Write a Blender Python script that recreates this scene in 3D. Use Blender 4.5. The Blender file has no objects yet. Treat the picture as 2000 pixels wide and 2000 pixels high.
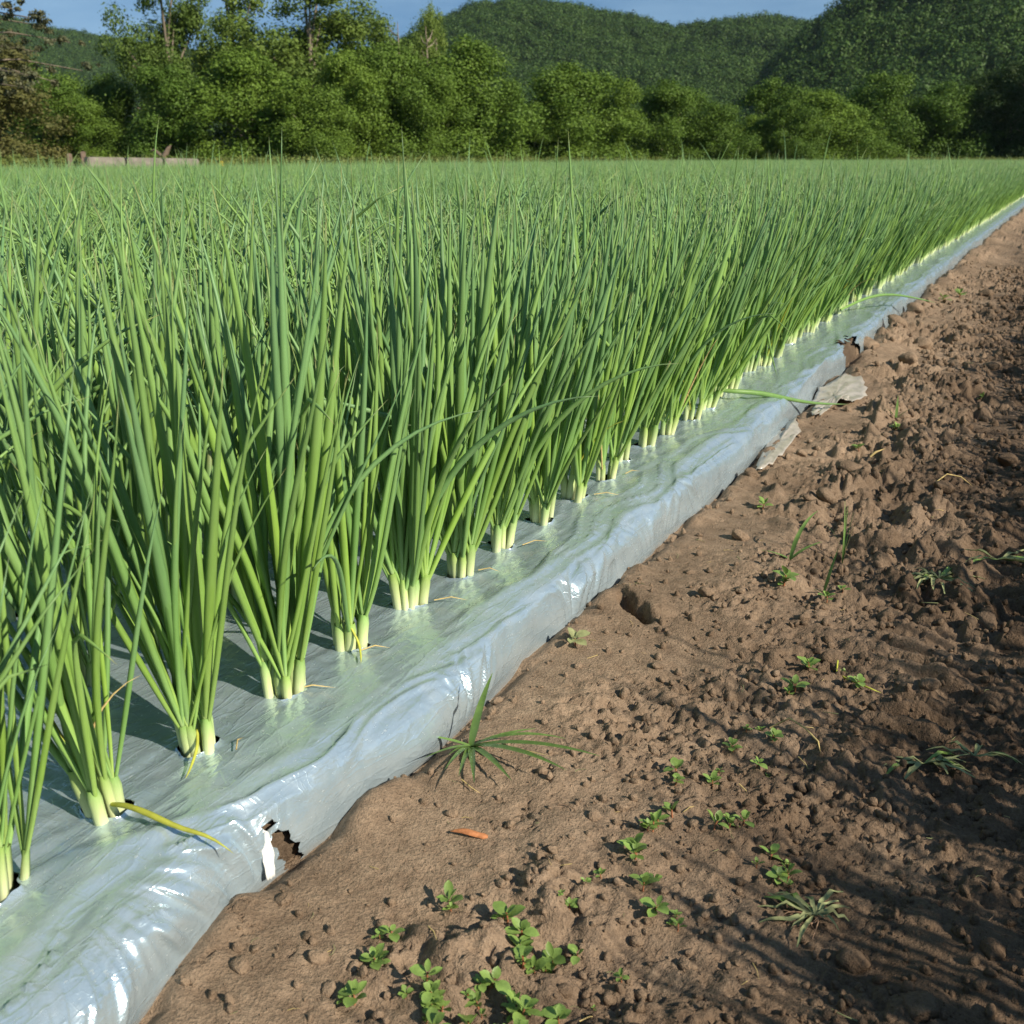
import bpy, math, random
import numpy as np
from math import radians, sin, cos, tan, pi, atan2, hypot
from mathutils import Matrix, Vector, Euler

scene = bpy.context.scene
COL = scene.collection

# ------------------------------------------------------------------ camera, sky, sun, exposure
CAM_Z, PITCH, YAW, FOV = 0.72, 17.897, 26.26, 50.0
cam_d = bpy.data.cameras.new('camera')
cam_d.sensor_fit = 'HORIZONTAL'; cam_d.sensor_width = 36.0
cam_d.lens = 18.0 / tan(radians(FOV / 2))
cam_d.clip_start = 0.02; cam_d.clip_end = 6000
cam_d.dof.use_dof = True; cam_d.dof.focus_distance = 1.7; cam_d.dof.aperture_fstop = 14
cam = bpy.data.objects.new('camera', cam_d); COL.objects.link(cam)
cam.location = (0, 0, CAM_Z)
cam.rotation_euler = (radians(90 - PITCH), 0, radians(YAW))
scene.camera = cam

SUN_EL = radians(32)
sx, sy = 0.979, -0.204
SUN_VEC = Vector((sx * cos(SUN_EL), sy * cos(SUN_EL), sin(SUN_EL)))
world = bpy.data.worlds.new('World'); scene.world = world; world.use_nodes = True
wn, wl = world.node_tree.nodes, world.node_tree.links
wn.clear()
sky = wn.new('ShaderNodeTexSky'); sky.sky_type = 'NISHITA'; sky.sun_disc = False
sky.sun_elevation = SUN_EL; sky.sun_rotation = atan2(sx, sy)
sky.air_density = 1.0; sky.dust_density = 0.4; sky.ozone_density = 1.3
tc = wn.new('ShaderNodeTexCoord')
sv = wn.new('ShaderNodeMapping'); sv.inputs['Location'].default_value = (0, 0, 0.24)   # clear air: the deep blue of higher sky reaches down towards the horizon
wl.new(tc.outputs['Generated'], sv.inputs['Vector'])
nv = wn.new('ShaderNodeVectorMath'); nv.operation = 'NORMALIZE'
wl.new(sv.outputs['Vector'], nv.inputs[0]); wl.new(nv.outputs[0], sky.inputs['Vector'])
mp = wn.new('ShaderNodeMapping'); mp.inputs['Scale'].default_value = (1.0, 1.0, 5.0)
wl.new(tc.outputs['Generated'], mp.inputs['Vector'])
cn = wn.new('ShaderNodeTexNoise'); cn.inputs['Scale'].default_value = 2.6; cn.inputs['Detail'].default_value = 6; cn.inputs['Roughness'].default_value = 0.55
wl.new(mp.outputs['Vector'], cn.inputs['Vector'])
cr = wn.new('ShaderNodeValToRGB')
cr.color_ramp.elements[0].position = 0.42; cr.color_ramp.elements[0].color = (0, 0, 0, 1)
cr.color_ramp.elements[1].position = 0.75; cr.color_ramp.elements[1].color = (0.55, 0.55, 0.55, 1)
wl.new(cn.outputs['Fac'], cr.inputs['Fac'])
cm = wn.new('ShaderNodeMixRGB'); cm.inputs['Color2'].default_value = (5.2, 5.9, 7.0, 1)
wl.new(cr.outputs['Color'], cm.inputs['Fac']); wl.new(sky.outputs['Color'], cm.inputs['Color1'])
bg = wn.new('ShaderNodeBackground'); bg.inputs['Strength'].default_value = 0.075
tint = wn.new('ShaderNodeMixRGB'); tint.blend_type = 'MULTIPLY'; tint.inputs['Fac'].default_value = 1.0; tint.inputs['Color2'].default_value = (0.86, 1.10, 1.16, 1)
wl.new(cm.outputs['Color'], tint.inputs['Color1']); wl.new(tint.outputs['Color'], bg.inputs['Color'])
wo = wn.new('ShaderNodeOutputWorld'); wl.new(bg.outputs['Background'], wo.inputs['Surface'])

sun_d = bpy.data.lights.new('sun', 'SUN'); sun_d.energy = 5.0; sun_d.angle = radians(0.55); sun_d.color = (1.0, 0.90, 0.74)
sun = bpy.data.objects.new('sun', sun_d); COL.objects.link(sun)
sun.rotation_euler = SUN_VEC.to_track_quat('Z', 'Y').to_euler(); sun.location = (30, -10, 30)

scene.view_settings.view_transform = 'Standard'; scene.view_settings.look = 'None'
scene.view_settings.exposure = 0.55; scene.view_settings.gamma = 1.0
scene.view_settings.use_curve_mapping = False
scene.cycles.max_bounces = 6; scene.cycles.diffuse_bounces = 3; scene.cycles.glossy_bounces = 3
scene.cycles.transmission_bounces = 4; scene.cycles.transparent_max_bounces = 6

# ------------------------------------------------------------------ helpers
rng = np.random.default_rng(11)
R = random.Random(5)

def hash2(ix, iy, seed):
    h = (ix.astype(np.int64) * 374761393 + iy.astype(np.int64) * 668265263 + seed * 1442695041) & 0xFFFFFFFF
    h = ((h ^ (h >> 13)) * 1274126177) & 0xFFFFFFFF
    h = (h ^ (h >> 16)) & 0xFFFFFFFF
    return h.astype(np.float64) / 4294967295.0

def vnoise(x, y, seed=0):
    ix = np.floor(x); iy = np.floor(y); fx = x - ix; fy = y - iy
    ux = fx * fx * fx * (fx * (fx * 6 - 15) + 10); uy = fy * fy * fy * (fy * (fy * 6 - 15) + 10)
    a = hash2(ix, iy, seed); b = hash2(ix + 1, iy, seed); c = hash2(ix, iy + 1, seed); d = hash2(ix + 1, iy + 1, seed)
    return (a + (b - a) * ux + (c - a) * uy + (a - b - c + d) * ux * uy) * 2 - 1

def fbm(x, y, octv=4, seed=0, gain=0.5):
    s = np.zeros_like(x); a = 1.0
    for o in range(octv):
        s += a * vnoise(x, y, seed + o * 17); x = x * 2.03 + 5.7; y = y * 2.03 + 1.3; a *= gain
    return s

def worley(x, y, seed=0):
    ix = np.floor(x); iy = np.floor(y)
    d1 = np.full(x.shape, 9.0); d2 = np.full(x.shape, 9.0)
    for ox in (-1, 0, 1):
        for oy in (-1, 0, 1):
            cx = ix + ox; cy = iy + oy
            px = cx + hash2(cx, cy, seed); py = cy + hash2(cx, cy, seed + 7)
            d = np.hypot(px - x, py - y)
            d2 = np.minimum(d2, np.maximum(d1, d)); d1 = np.minimum(d1, d)
    return d1, d2

def sstep(a, b, x):
    t = np.clip((x - a) / (b - a), 0, 1); return t * t * (3 - 2 * t)

def mesh(name, V, F, attrs=None, smooth=True, mats=(), fmat=None):
    """V (n,3), F list of equal or mixed tuples, or (m,4)/(m,3) array."""
    me = bpy.data.meshes.new(name)
    V = np.asarray(V, dtype=np.float32)
    if isinstance(F, np.ndarray):
        k = F.shape[1]
        me.vertices.add(len(V)); me.vertices.foreach_set('co', V.ravel())
        me.loops.add(F.size); me.loops.foreach_set('vertex_index', F.astype(np.int32).ravel())
        me.polygons.add(len(F)); me.polygons.foreach_set('loop_start', np.arange(0, F.size, k, dtype=np.int32))
        me.update(calc_edges=True)
    else:
        me.from_pydata([tuple(v) for v in V], [], F); me.update()
    for n, a in (attrs or {}).items():
        at = me.attributes.new(n, 'FLOAT', 'POINT'); at.data.foreach_set('value', np.asarray(a, dtype=np.float32))
    for m in mats: me.materials.append(m)
    if fmat is not None: me.polygons.foreach_set('material_index', np.asarray(fmat, dtype=np.int32))
    me.polygons.foreach_set('use_smooth', np.full(len(me.polygons), smooth))
    return me

def tag(o, label=None, cat=None, group=None, kind=None):
    if label: o['label'] = label
    if cat: o['category'] = cat
    if group: o['group'] = group
    if kind: o['kind'] = kind
    return o

def add(name, me, parent=None, loc=(0, 0, 0), rot=(0, 0, 0), scale=(1, 1, 1)):
    o = bpy.data.objects.new(name, me); COL.objects.link(o)
    o.location = loc; o.rotation_euler = rot
    o.scale = scale if isinstance(scale, tuple) else (scale,) * 3
    if parent is not None: o.parent = parent
    return o

def grid_faces(nv, nu):
    i = np.arange(nv - 1)[:, None]; j = np.arange(nu - 1)[None, :]
    a = i * nu + j
    return np.stack([a, a + 1, a + nu + 1, a + nu], -1).reshape(-1, 4)

class NT:
    def __init__(s, name):
        s.m = bpy.data.materials.new(name); s.m.use_nodes = True
        s.n = s.m.node_tree.nodes; s.l = s.m.node_tree.links; s.n.clear()
        s.out = s.n.new('ShaderNodeOutputMaterial')
    def node(s, t, **kw):
        n = s.n.new(t)
        for k, v in kw.items():
            if k in n.inputs: s.set(n.inputs[k], v)
            else: setattr(n, k, v)
        return n
    def set(s, inp, v):
        if isinstance(v, bpy.types.NodeSocket): s.l.new(v, inp)
        else:
            if isinstance(v, tuple) and len(v) == 3 and inp.type == 'RGBA': v = (*v, 1)
            inp.default_value = v
    def ramp(s, fac, stops):
        n = s.n.new('ShaderNodeValToRGB'); e = n.color_ramp.elements
        while len(e) < len(stops): e.new(0.5)
        for el, (p, c) in zip(e, stops):
            el.position = p; el.color = (*c, 1) if isinstance(c, tuple) else (c, c, c, 1)
        s.set(n.inputs['Fac'], fac); return n.outputs['Color']
    def mix(s, a, b, f, mode='MIX'):
        n = s.n.new('ShaderNodeMixRGB'); n.blend_type = mode
        s.set(n.inputs['Fac'], f); s.set(n.inputs['Color1'], a); s.set(n.inputs['Color2'], b); return n.outputs['Color']
    def math(s, op, a, b=0.0, c=0.0):
        n = s.n.new('ShaderNodeMath'); n.operation = op
        s.set(n.inputs[0], a); s.set(n.inputs[1], b); s.set(n.inputs[2], c); return n.outputs[0]
    def noise(s, vec, scale, detail=3, rough=0.5, dist=0.0):
        n = s.n.new('ShaderNodeTexNoise'); s.set(n.inputs['Vector'], vec)
        n.inputs['Scale'].default_value = scale; n.inputs['Detail'].default_value = detail
        n.inputs['Roughness'].default_value = rough; n.inputs['Distortion'].default_value = dist
        return n.outputs['Fac']
    def attr(s, name):
        n = s.n.new('ShaderNodeAttribute'); n.attribute_name = name; return n.outputs['Fac']
    def coord(s, which='Object', scale=None):
        t = s.n.new('ShaderNodeTexCoord'); o = t.outputs[which]
        if scale:
            m = s.n.new('ShaderNodeMapping'); m.inputs['Scale'].default_value = scale; s.l.new(o, m.inputs['Vector']); o = m.outputs['Vector']
        return o
    def pos(s, scale=None):
        o = s.n.new('ShaderNodeNewGeometry').outputs['Position']
        if scale:
            m = s.n.new('ShaderNodeMapping'); m.inputs['Scale'].default_value = scale; s.l.new(o, m.inputs['Vector']); o = m.outputs['Vector']
        return o
    def rand(s): return s.n.new('ShaderNodeObjectInfo').outputs['Random']
    def bump(s, h, strength=0.3, dist=0.01):
        n = s.n.new('ShaderNodeBump'); n.inputs['Strength'].default_value = strength; n.inputs['Distance'].default_value = dist
        s.set(n.inputs['Height'], h); return n.outputs['Normal']
    def bsdf(s, **kw):
        n = s.n.new('ShaderNodeBsdfPrincipled')
        for k, v in kw.items(): s.set(n.inputs[k.replace('_', ' ')], v)
        return n
    def finish(s, sh, transl=None, fac=0.15):
        o = sh.outputs[0]
        if transl is not None:
            t = s.n.new('ShaderNodeBsdfTranslucent'); s.set(t.inputs['Color'], transl)
            mx = s.n.new('ShaderNodeMixShader'); s.set(mx.inputs[0], fac); s.l.new(o, mx.inputs[1]); s.l.new(t.outputs[0], mx.inputs[2]); o = mx.outputs[0]
        s.l.new(o, s.out.inputs['Surface']); return s.m

# ------------------------------------------------------------------ materials
def mat_soil(name, dark=False):
    t = NT(name); p = t.pos()
    n1 = t.noise(p, 3.0, 5, 0.6); n2 = t.noise(p, 40, 4, 0.65); n3 = t.noise(p, 260, 3, 0.7)
    c = t.ramp(n1, [(0.3, (0.195, 0.139, 0.094)), (0.7, (0.338, 0.247, 0.171))])
    c = t.mix(c, t.ramp(n2, [(0.3, (0.55, 0.52, 0.5)), (0.7, (1.15, 1.15, 1.15))]), 0.75, 'MULTIPLY')
    c = t.mix(c, t.ramp(n3, [(0.35, (0.6, 0.6, 0.6)), (0.6, (1.1, 1.1, 1.1))]), 0.6, 'MULTIPLY')
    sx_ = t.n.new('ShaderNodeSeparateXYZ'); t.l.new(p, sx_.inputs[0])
    right_dk = t.ramp(t.math('ADD', t.math('MULTIPLY', t.math('ADD', sx_.outputs['X'], 0.42), 1.5), t.math('MULTIPLY', t.math('SUBTRACT', t.noise(p, 5.0, 4, 0.6), 0.5), 1.3)), [(0.0, 0.0), (0.6, 1.0)])
    c = t.mix(c, (0.52, 0.49, 0.47), right_dk, 'MULTIPLY')      # soil colour turns darker towards the right of the path, broken up by noise
    sp = t.ramp(t.noise(p, 420, 1, 0.5), [(0.72, 0.0), (0.78, 1.0)])
    c = t.mix(c, (0.42, 0.33, 0.24), t.math('MULTIPLY', sp, 0.35))
    if dark: c = t.mix(c, (0.5, 0.5, 0.5), 1.0, 'MULTIPLY')
    b1 = t.bump(n2, 0.3, 0.010); 
    nb = t.n.new('ShaderNodeBump'); nb.inputs['Strength'].default_value = 0.8; nb.inputs['Distance'].default_value = 0.006
    t.set(nb.inputs['Height'], n3); t.l.new(b1, nb.inputs['Normal'])
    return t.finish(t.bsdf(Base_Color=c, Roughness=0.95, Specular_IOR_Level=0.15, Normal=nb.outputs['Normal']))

def mat_mulch():
    t = NT('silver_film'); p = t.pos()
    em = t.noise(t.pos((260, 90, 260)), 1.0, 2, 0.6)
    sm = t.noise(t.pos((12, 6, 12)), 1.0, 4, 0.6)
    dust = t.noise(p, 22, 5, 0.65)
    fleck = t.ramp(t.noise(t.pos((230, 110, 230)), 1.0, 2, 0.6), [(0.64, 0.0), (0.74, 1.0)])
    z = t.n.new('ShaderNodeSeparateXYZ'); t.l.new(p, z.inputs[0])
    low = t.math('SUBTRACT', 1.0, t.math('MULTIPLY', t.math('SUBTRACT', z.outputs['Z'], 0.004), 34.0)); 
    lc = t.n.new('ShaderNodeClamp'); t.l.new(low, lc.inputs[0])
    dirt = t.math('MULTIPLY', lc.outputs[0], t.ramp(dust, [(0.35, 0.15), (0.65, 1.0)]))
    base = t.mix((0.38, 0.485, 0.55), (0.52, 0.635, 0.71), sm)
    dfac = t.math('MAXIMUM', t.math('MULTIPLY', dirt, 0.75), t.math('MULTIPLY', t.ramp(dust, [(0.45, 0.0), (0.75, 1.0)]), 0.25))
    dfac = t.math('MAXIMUM', dfac, t.math('MULTIPLY', fleck, 0.30))
    c = t.mix(base, t.mix((0.25, 0.20, 0.15), (0.46, 0.43, 0.35), fleck), dfac)
    metal = t.math('SUBTRACT', 0.63, t.math('MULTIPLY', dfac, 0.55))
    rough = t.math('ADD', t.math('MULTIPLY', sm, 0.14), t.math('ADD', 0.14, t.math('MULTIPLY', dfac, 0.35)))
    b0 = t.bump(em, 0.32, 0.0016)
    cr1 = t.ramp(t.noise(t.pos((44, 6.5, 44)), 1.0, 2, 0.5, 0.4), [(0.455, 0.0), (0.49, 1.0), (0.525, 0.0)])
    cr2 = t.ramp(t.noise(t.pos((20, 30, 26)), 1.0, 2, 0.5, 0.8), [(0.47, 0.0), (0.49, 1.0), (0.51, 0.0)])
    bn = t.n.new('ShaderNodeBump'); bn.inputs['Strength'].default_value = 0.20; bn.inputs['Distance'].default_value = 0.003
    t.set(bn.inputs['Height'], t.math('ADD', cr1, t.math('MULTIPLY', cr2, 0.5))); t.l.new(b0, bn.inputs['Normal']); b = bn.outputs['Normal']
    nb = t.n.new('ShaderNodeBump'); nb.inputs['Strength'].default_value = 0.16; nb.inputs['Distance'].default_value = 0.003
    t.set(nb.inputs['Height'], t.noise(t.pos((85, 16, 40)), 1.0, 3, 0.5, 0.5)); t.l.new(b, nb.inputs['Normal'])
    return t.finish(t.bsdf(Base_Color=c, Metallic=metal, Roughness=rough, Normal=nb.outputs['Normal']))

def mat_onion():
    t = NT('onion_green')
    g = t.attr('g'); r = t.math('FRACT', t.math('ADD', t.attr('r'), t.math('MULTIPLY', t.rand(), 7.31)))
    a = t.ramp(g, [(0.0, (0.72, 0.75, 0.54)), (0.11, (0.55, 0.63, 0.30)), (0.2, (0.28, 0.43, 0.10)), (0.36, (0.210, 0.360, 0.060)),
                   (0.6, (0.192, 0.335, 0.070)), (0.93, (0.176, 0.310, 0.086)), (1.0, (0.30, 0.27, 0.12))])
    b = t.ramp(g, [(0.0, (0.70, 0.74, 0.55)), (0.11, (0.50, 0.60, 0.30)), (0.2, (0.22, 0.39, 0.12)), (0.36, (0.155, 0.305, 0.080)),
                   (0.6, (0.142, 0.282, 0.100)), (0.9, (0.134, 0.268, 0.112)), (1.0, (0.14, 0.2, 0.11))])
    c = t.mix(a, b, t.ramp(r, [(0.15, 0.0), (0.9, 1.0)]))
    v = t.math('FRACT', t.math('MULTIPLY', r, 5.77))
    c = t.mix(c, t.ramp(v, [(0.0, (0.80, 0.80, 0.80)), (1.0, (1.15, 1.12, 1.1))]), 1.0, 'MULTIPLY')
    n = t.noise(t.coord('Object', (300, 300, 26)), 1.0, 3, 0.6)
    c = t.mix(c, t.ramp(n, [(0.3, (0.92, 0.94, 0.92)), (0.75, (1.22, 1.2, 1.12))]), 0.8, 'MULTIPLY')
    wx = t.noise(t.coord('Object', (40, 40, 9)), 1.0, 4, 0.6)
    c = t.mix(c, (0.30, 0.42, 0.20), t.ramp(wx, [(0.42, 0.0), (0.75, 0.22)]))
    sh = t.bsdf(Base_Color=c, Roughness=0.44, Specular_IOR_Level=0.32, Normal=t.bump(n, 0.12, 0.001))
    return t.finish(sh, c, 0.14)

def mat_simple(name, c, rough=0.8, var=0.25, scale=30, transl=0.0, spec=0.3, bump=0.2, bd=0.005):
    t = NT(name); n = t.noise(t.coord('Object'), scale, 4, 0.6)
    r = t.rand()
    col = t.mix(c, t.ramp(n, [(0.3, (1 - var,) * 3), (0.7, (1 + var,) * 3)]), 1.0, 'MULTIPLY')
    col = t.mix(col, t.ramp(r, [(0.0, (0.82, 0.82, 0.82)), (1.0, (1.18, 1.18, 1.18))]), 0.8, 'MULTIPLY')
    sh = t.bsdf(Base_Color=col, Roughness=rough, Specular_IOR_Level=spec, Normal=t.bump(n, bump, bd))
    return t.finish(sh, col if transl else None, transl)

def mat_foliage(name, c1, c2, transl=0.25):
    t = NT(name)
    r = t.attr('r'); w = t.noise(t.coord('Object'), 0.55, 3, 0.6)
    c = t.mix(c1, c2, t.math('ADD', t.math('MULTIPLY', r, 0.5), t.math('MULTIPLY', w, 0.5)))
    c = t.mix(c, t.ramp(t.rand(), [(0.0, (0.72, 0.78, 0.8)), (1.0, (1.25, 1.18, 1.1))]), 0.9, 'MULTIPLY')
    return t.finish(t.bsdf(Base_Color=c, Roughness=0.6, Specular_IOR_Level=0.25), c, transl)

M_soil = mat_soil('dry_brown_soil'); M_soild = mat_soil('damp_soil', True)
M_film = mat_mulch(); M_onion = mat_onion()
M_yellow = mat_simple('yellowed_leaf', (0.46, 0.48, 0.07), 0.5, 0.2, 60, 0.2)
M_straw = mat_simple('dry_straw', (0.50, 0.38, 0.16), 0.7, 0.25, 80)
M_seed = mat_simple('weed_leaf_green', (0.19, 0.29, 0.07), 0.45, 0.22, 90, 0.25, 0.4)
M_redstem = mat_simple('red_stem', (0.30, 0.12, 0.06), 0.5)
M_grassw = mat_simple('grass_blade_green', (0.15, 0.25, 0.065), 0.45, 0.25, 60, 0.2, 0.4)
M_wilt = mat_simple('wilted_leaf', (0.26, 0.28, 0.13), 0.7, 0.35, 70, 0.15)
M_root = mat_simple('dry_root', (0.22, 0.14, 0.09), 0.9)
M_orange = mat_simple('orange_dead_leaf', (0.42, 0.17, 0.07), 0.75, 0.35, 160)
M_scrap = mat_simple('dusty_clear_film', (0.46, 0.42, 0.36), 0.28, 0.22, 40, 0.15, 0.6, 0.2)
M_white = mat_simple('white_film', (0.60, 0.60, 0.58), 0.3, 0.1, 40, 0.1, 0.5, 0.6)
M_bark = mat_simple('grey_bark', (0.20, 0.165, 0.125), 0.95, 0.35, 6, 0, 0.1, 0.6, 0.05)
M_fol = mat_foliage('broadleaf_green', (0.055, 0.108, 0.014), (0.155, 0.245, 0.034))
M_folshade = mat_foliage('broadleaf_green_shade_tone', (0.022, 0.045, 0.010), (0.055, 0.095, 0.018))  # broadleaf green darkened so its colour carries the shade on the far right trees
M_folcot = mat_foliage('cottonwood_green', (0.065, 0.115, 0.020), (0.165, 0.235, 0.045))
M_folred = mat_foliage('rust_brown_foliage', (0.058, 0.075, 0.020), (0.145, 0.135, 0.045))
M_pine = mat_foliage('pine_needles', (0.05, 0.07, 0.035), (0.13, 0.12, 0.06), 0.1)
M_hillfol = mat_foliage('hill_forest_green', (0.018, 0.050, 0.008), (0.070, 0.128, 0.020), 0.15)
M_weedfol = mat_foliage('margin_weed_green', (0.085, 0.125, 0.025), (0.19, 0.215, 0.055), 0.25)
M_hill = mat_simple('hill_floor', (0.025, 0.040, 0.015), 1.0, 0.3, 0.05, 0, 0.0, 0)
M_grass = mat_simple('margin_grass', (0.10, 0.14, 0.035), 0.9, 0.4, 0.4, 0, 0.1, 0)
M_conc = mat_simple('pale_concrete', (0.20, 0.18, 0.15), 0.9, 0.35, 5)
M_wood = mat_simple('weathered_wood', (0.17, 0.125, 0.09), 0.9, 0.3, 14)
M_heap = mat_simple('brown_earth_heap', (0.21, 0.14, 0.09), 1.0, 0.3, 3)
M_flag = mat_simple('yellow_flag', (0.75, 0.52, 0.05), 0.5, 0.05)

# ------------------------------------------------------------------ bed geometry, measured
ROW_Y = [-1, .3, .539, .673, .806, .955, 1.103, 1.262, 1.399, 1.547, 1.692, 1.852, 2.325, 2.74, 3.88, 5.47, 7.23, 11.3, 22, 100]
ROW_X = [-.775, -.775, -.775, -.782, -.782, -.777, -.783, -.790, -.781, -.783, -.779, -.779, -.782, -.785, -.83, -.835, -.833, -.80, -.80, -.80]
CR_Y = [-1, .5, .57, .62, .67, .78, .87, 1.09, 1.23, 1.49, 1.86, 2.28, 2.83, 3.6, 5.5, 8, 100]
CR_X = [-.68, -.68, -.694, -.691, -.684, -.695, -.672, -.662, -.663, -.650, -.656, -.653, -.648, -.655, -.682, -.69, -.67]
ED_Y = [-1, .5, .617, .693, .795, .925, 1.0, 1.13, 1.21, 1.37, 1.5, 1.72, 2.16, 2.47, 2.94, 3.3, 3.6, 3.92, 5.4, 8.1, 17, 100]
ED_X = [-.600, -.612, -.640, -.653, -.643, -.636, -.622, -.624, -.628, -.634, -.626, -.625, -.622, -.615, -.622, -.635, -.65, -.632, -.655, -.668, -.64, -.64]
row_x = lambda y: np.interp(y, ROW_Y, ROW_X)
BED_TOP = 0.10
BED_PITCH, ROW_GAP, NROW, SPACING = 1.85, 0.235, 5, 0.1435

# ------------------------------------------------------------------ ground
def soil_h(x, y):
    edge = np.interp(y, ED_Y, ED_X)
    d = x - edge                                             # metres out from the film's edge
    h = 0.022 * (1 - sstep(0.0, 0.36, d)) - 0.014 * np.exp(-(np.maximum(d, 0) / 0.016) ** 2) - 0.012 * sstep(0.30, 0.62, d) + 0.006 * fbm(x * 3, y * 3, 2, 3)
    h += 0.010 * fbm(x * 7, y * 5.5, 3, 21) * sstep(0.02, 0.25, d)
    near_sm = sstep(0.10, 0.30, d + 0.10 * fbm(x * 4, y * 4, 3, 40) + 0.15 * sstep(1.7, 3.0, y) + 0.12 * (1 - sstep(0.7, 1.0, y)))
    tr = sstep(0.44, 0.60, d + 0.07 * fbm(x * 3, y * 2, 2, 66)) * sstep(-0.75, -0.05, fbm(x * 1.7, y * 1.2, 2, 71) + 0.2)
    patch = sstep(-0.22, 0.38, fbm(x * 3.1, y * 2.3, 3, 201) + 0.22 * sstep(1.5, 2.6, y))
    near_sm = near_sm * (0.12 + 0.88 * patch) * (1 - 0.75 * np.exp(-((x + 0.20) / 0.17) ** 4 - ((y - 0.93) / 0.20) ** 4)) * (1 - 0.55 * tr)
    cl1, cl2 = worley(x * 34 + 0.3 * fbm(x * 60, y * 60, 2, 5), y * 34, 9)
    clod = np.clip(0.55 - cl1, 0, 1) * 0.022 * np.clip(0.2 + fbm(x * 9, y * 9, 2, 14), 0, 1.2)
    cl3, cl4 = worley(x * 95, y * 95, 19)
    fine = np.clip(0.5 - cl3, 0, 1) * 0.0075 * np.clip(0.35 + fbm(x * 17, y * 17, 2, 24), 0, 1.2)
    h += (clod + fine + 0.0032 * fbm(x * 55, y * 55, 4, 31, 0.6)) * (0.12 + 0.88 * near_sm)
    # small pits and broken crumbs
    pa1, pa2 = worley(x * 62 + 0.4 * vnoise(x * 140, y * 140, 51), y * 62 + 0.4 * vnoise(x * 140, y * 140, 52), 53)
    pit = (1 - sstep(0.10, 0.30, pa1)) * sstep(0.0, 0.45, fbm(x * 10, y * 10, 3, 54) + 0.12)
    h -= 0.0085 * pit * (0.25 + 0.75 * near_sm)
    rid = 1 - np.abs(fbm(x * 28 + 0.4 * vnoise(x * 70, y * 70, 57), y * 28, 4, 56, 0.6))
    h += 0.0075 * (rid - 0.7) * (0.06 + 0.94 * near_sm)
    h += 0.0042 * np.floor(3.2 * (0.5 + fbm(x * 22, y * 22, 3, 58))) / 3.2 * near_sm
    # big broken lumps
    b1, b2 = worley(x * 11 + 0.35 * vnoise(x * 25, y * 25, 3), y * 11 + 0.35 * vnoise(x * 25, y * 25, 4), 77)
    big = np.clip(0.5 - b1, 0, 1) * 0.075 * sstep(0.15, 0.6, fbm(x * 2.6, y * 2.6, 2, 55) + 0.45 * sstep(1.5, 3.0, y))
    h += big * near_sm
    # tyre tread bars, across the path
    ph = (y + 0.16 * x + 0.020 * fbm(x * 6, y * 9, 3, 81)) / 0.052
    bar = np.abs(((ph + 0.35 * vnoise(x * 3, ph * 0.6, 88)) % 1.0) - 0.5) * 2
    h += tr * (0.033 * sstep(0.15, 0.75, bar) - 0.008) * (0.65 + 0.5 * fbm(x * 12, y * 7, 3, 91))
    # cracks in the smooth apron
    w1, w2 = worley(x * 15 + 0.25 * fbm(x * 40, y * 40, 2, 6), y * 15 + 0.25 * fbm(x * 40, y * 40, 2, 8), 33)
    crk = (1 - sstep(0.0, 0.05, w2 - w1)) * sstep(0.05, 0.5, fbm(x * 6, y * 6, 2, 44))
    h -= 0.006 * crk * (1 - near_sm * 0.6)
    # the open crack / cavity beside the film
    u = (x + 0.550) * 0.80 + (y - 1.56) * -0.6; v = (x + 0.550) * 0.6 + (y - 1.56) * 0.80
    v = v + 0.006 * vnoise(x * 60, y * 60, 61)
    h -= 0.06 * np.exp(-(u / 0.036) ** 4 - (v / 0.011) ** 4)
    h += 0.014 * sstep(0.004, 0.016, v) * (1 - sstep(0.03, 0.085, v)) * (1 - sstep(0.035, 0.07, np.abs(u + 0.01)))
    h += 0.020 * np.clip(fbm(x * 9, y * 9, 3, 62) + 0.1, 0, 1) * np.exp(-((d - 0.01) / 0.035) ** 2)      # soil thrown unevenly against the film
    # soil piled against the film further on
    h += 0.035 * np.exp(-((d - 0.05) / 0.07) ** 2) * sstep(3.2, 3.9, y) * np.clip(0.5 + fbm(x * 5, y * 3, 2, 12), 0, 1)
    h -= 0.05 * sstep(0.0, -0.03, -d) * 0
    return h

xs = np.concatenate([np.arange(-0.74, -0.66, 0.005), np.arange(-0.66, 0.10, 0.0031), np.arange(0.10, 0.80, 0.012)])
ys = [0.36]
while ys[-1] < 95: ys.append(ys[-1] + max(0.0031, 0.0031 * ys[-1]) * (1 if ys[-1] < 9 else 2.5))
ys = np.array(ys)
YY, XX = np.meshgrid(ys, xs, indexing='ij')
ZZ = soil_h(XX, YY)
V = np.stack([XX, YY, ZZ], -1).reshape(-1, 3)
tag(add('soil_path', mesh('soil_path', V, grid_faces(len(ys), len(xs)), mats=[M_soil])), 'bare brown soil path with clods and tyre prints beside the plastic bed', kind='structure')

def plane(name, x0, x1, y0, y1, z, m):
    return tag(add(name, mesh(name, [(x0, y0, z), (x1, y0, z), (x1, y1, z), (x0, y1, z)], [(0, 1, 2, 3)], mats=[m])), kind='structure')
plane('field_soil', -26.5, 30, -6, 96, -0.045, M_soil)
plane('ground', -3000, 3000, -3000, 3000, -0.09, M_grass)

# ------------------------------------------------------------------ plastic film over the beds
def film_z(x, y, xl, xr):
    w = xr - xl; u = (x - xl) / w
    z = BED_TOP + 0.006 * np.sin(np.clip(u, 0, 1) * pi)
    return z

def side_profile(xc, xe, s, off=0.0):
    phi = s * radians(122); a = xe + 0.003 - off - xc
    return xc + a * sin(phi) ** 0.9 , 0.030 + (0.064 - off) * (cos(phi) ** 0.9 if phi < pi / 2 else cos(phi) * 0.75)

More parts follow.
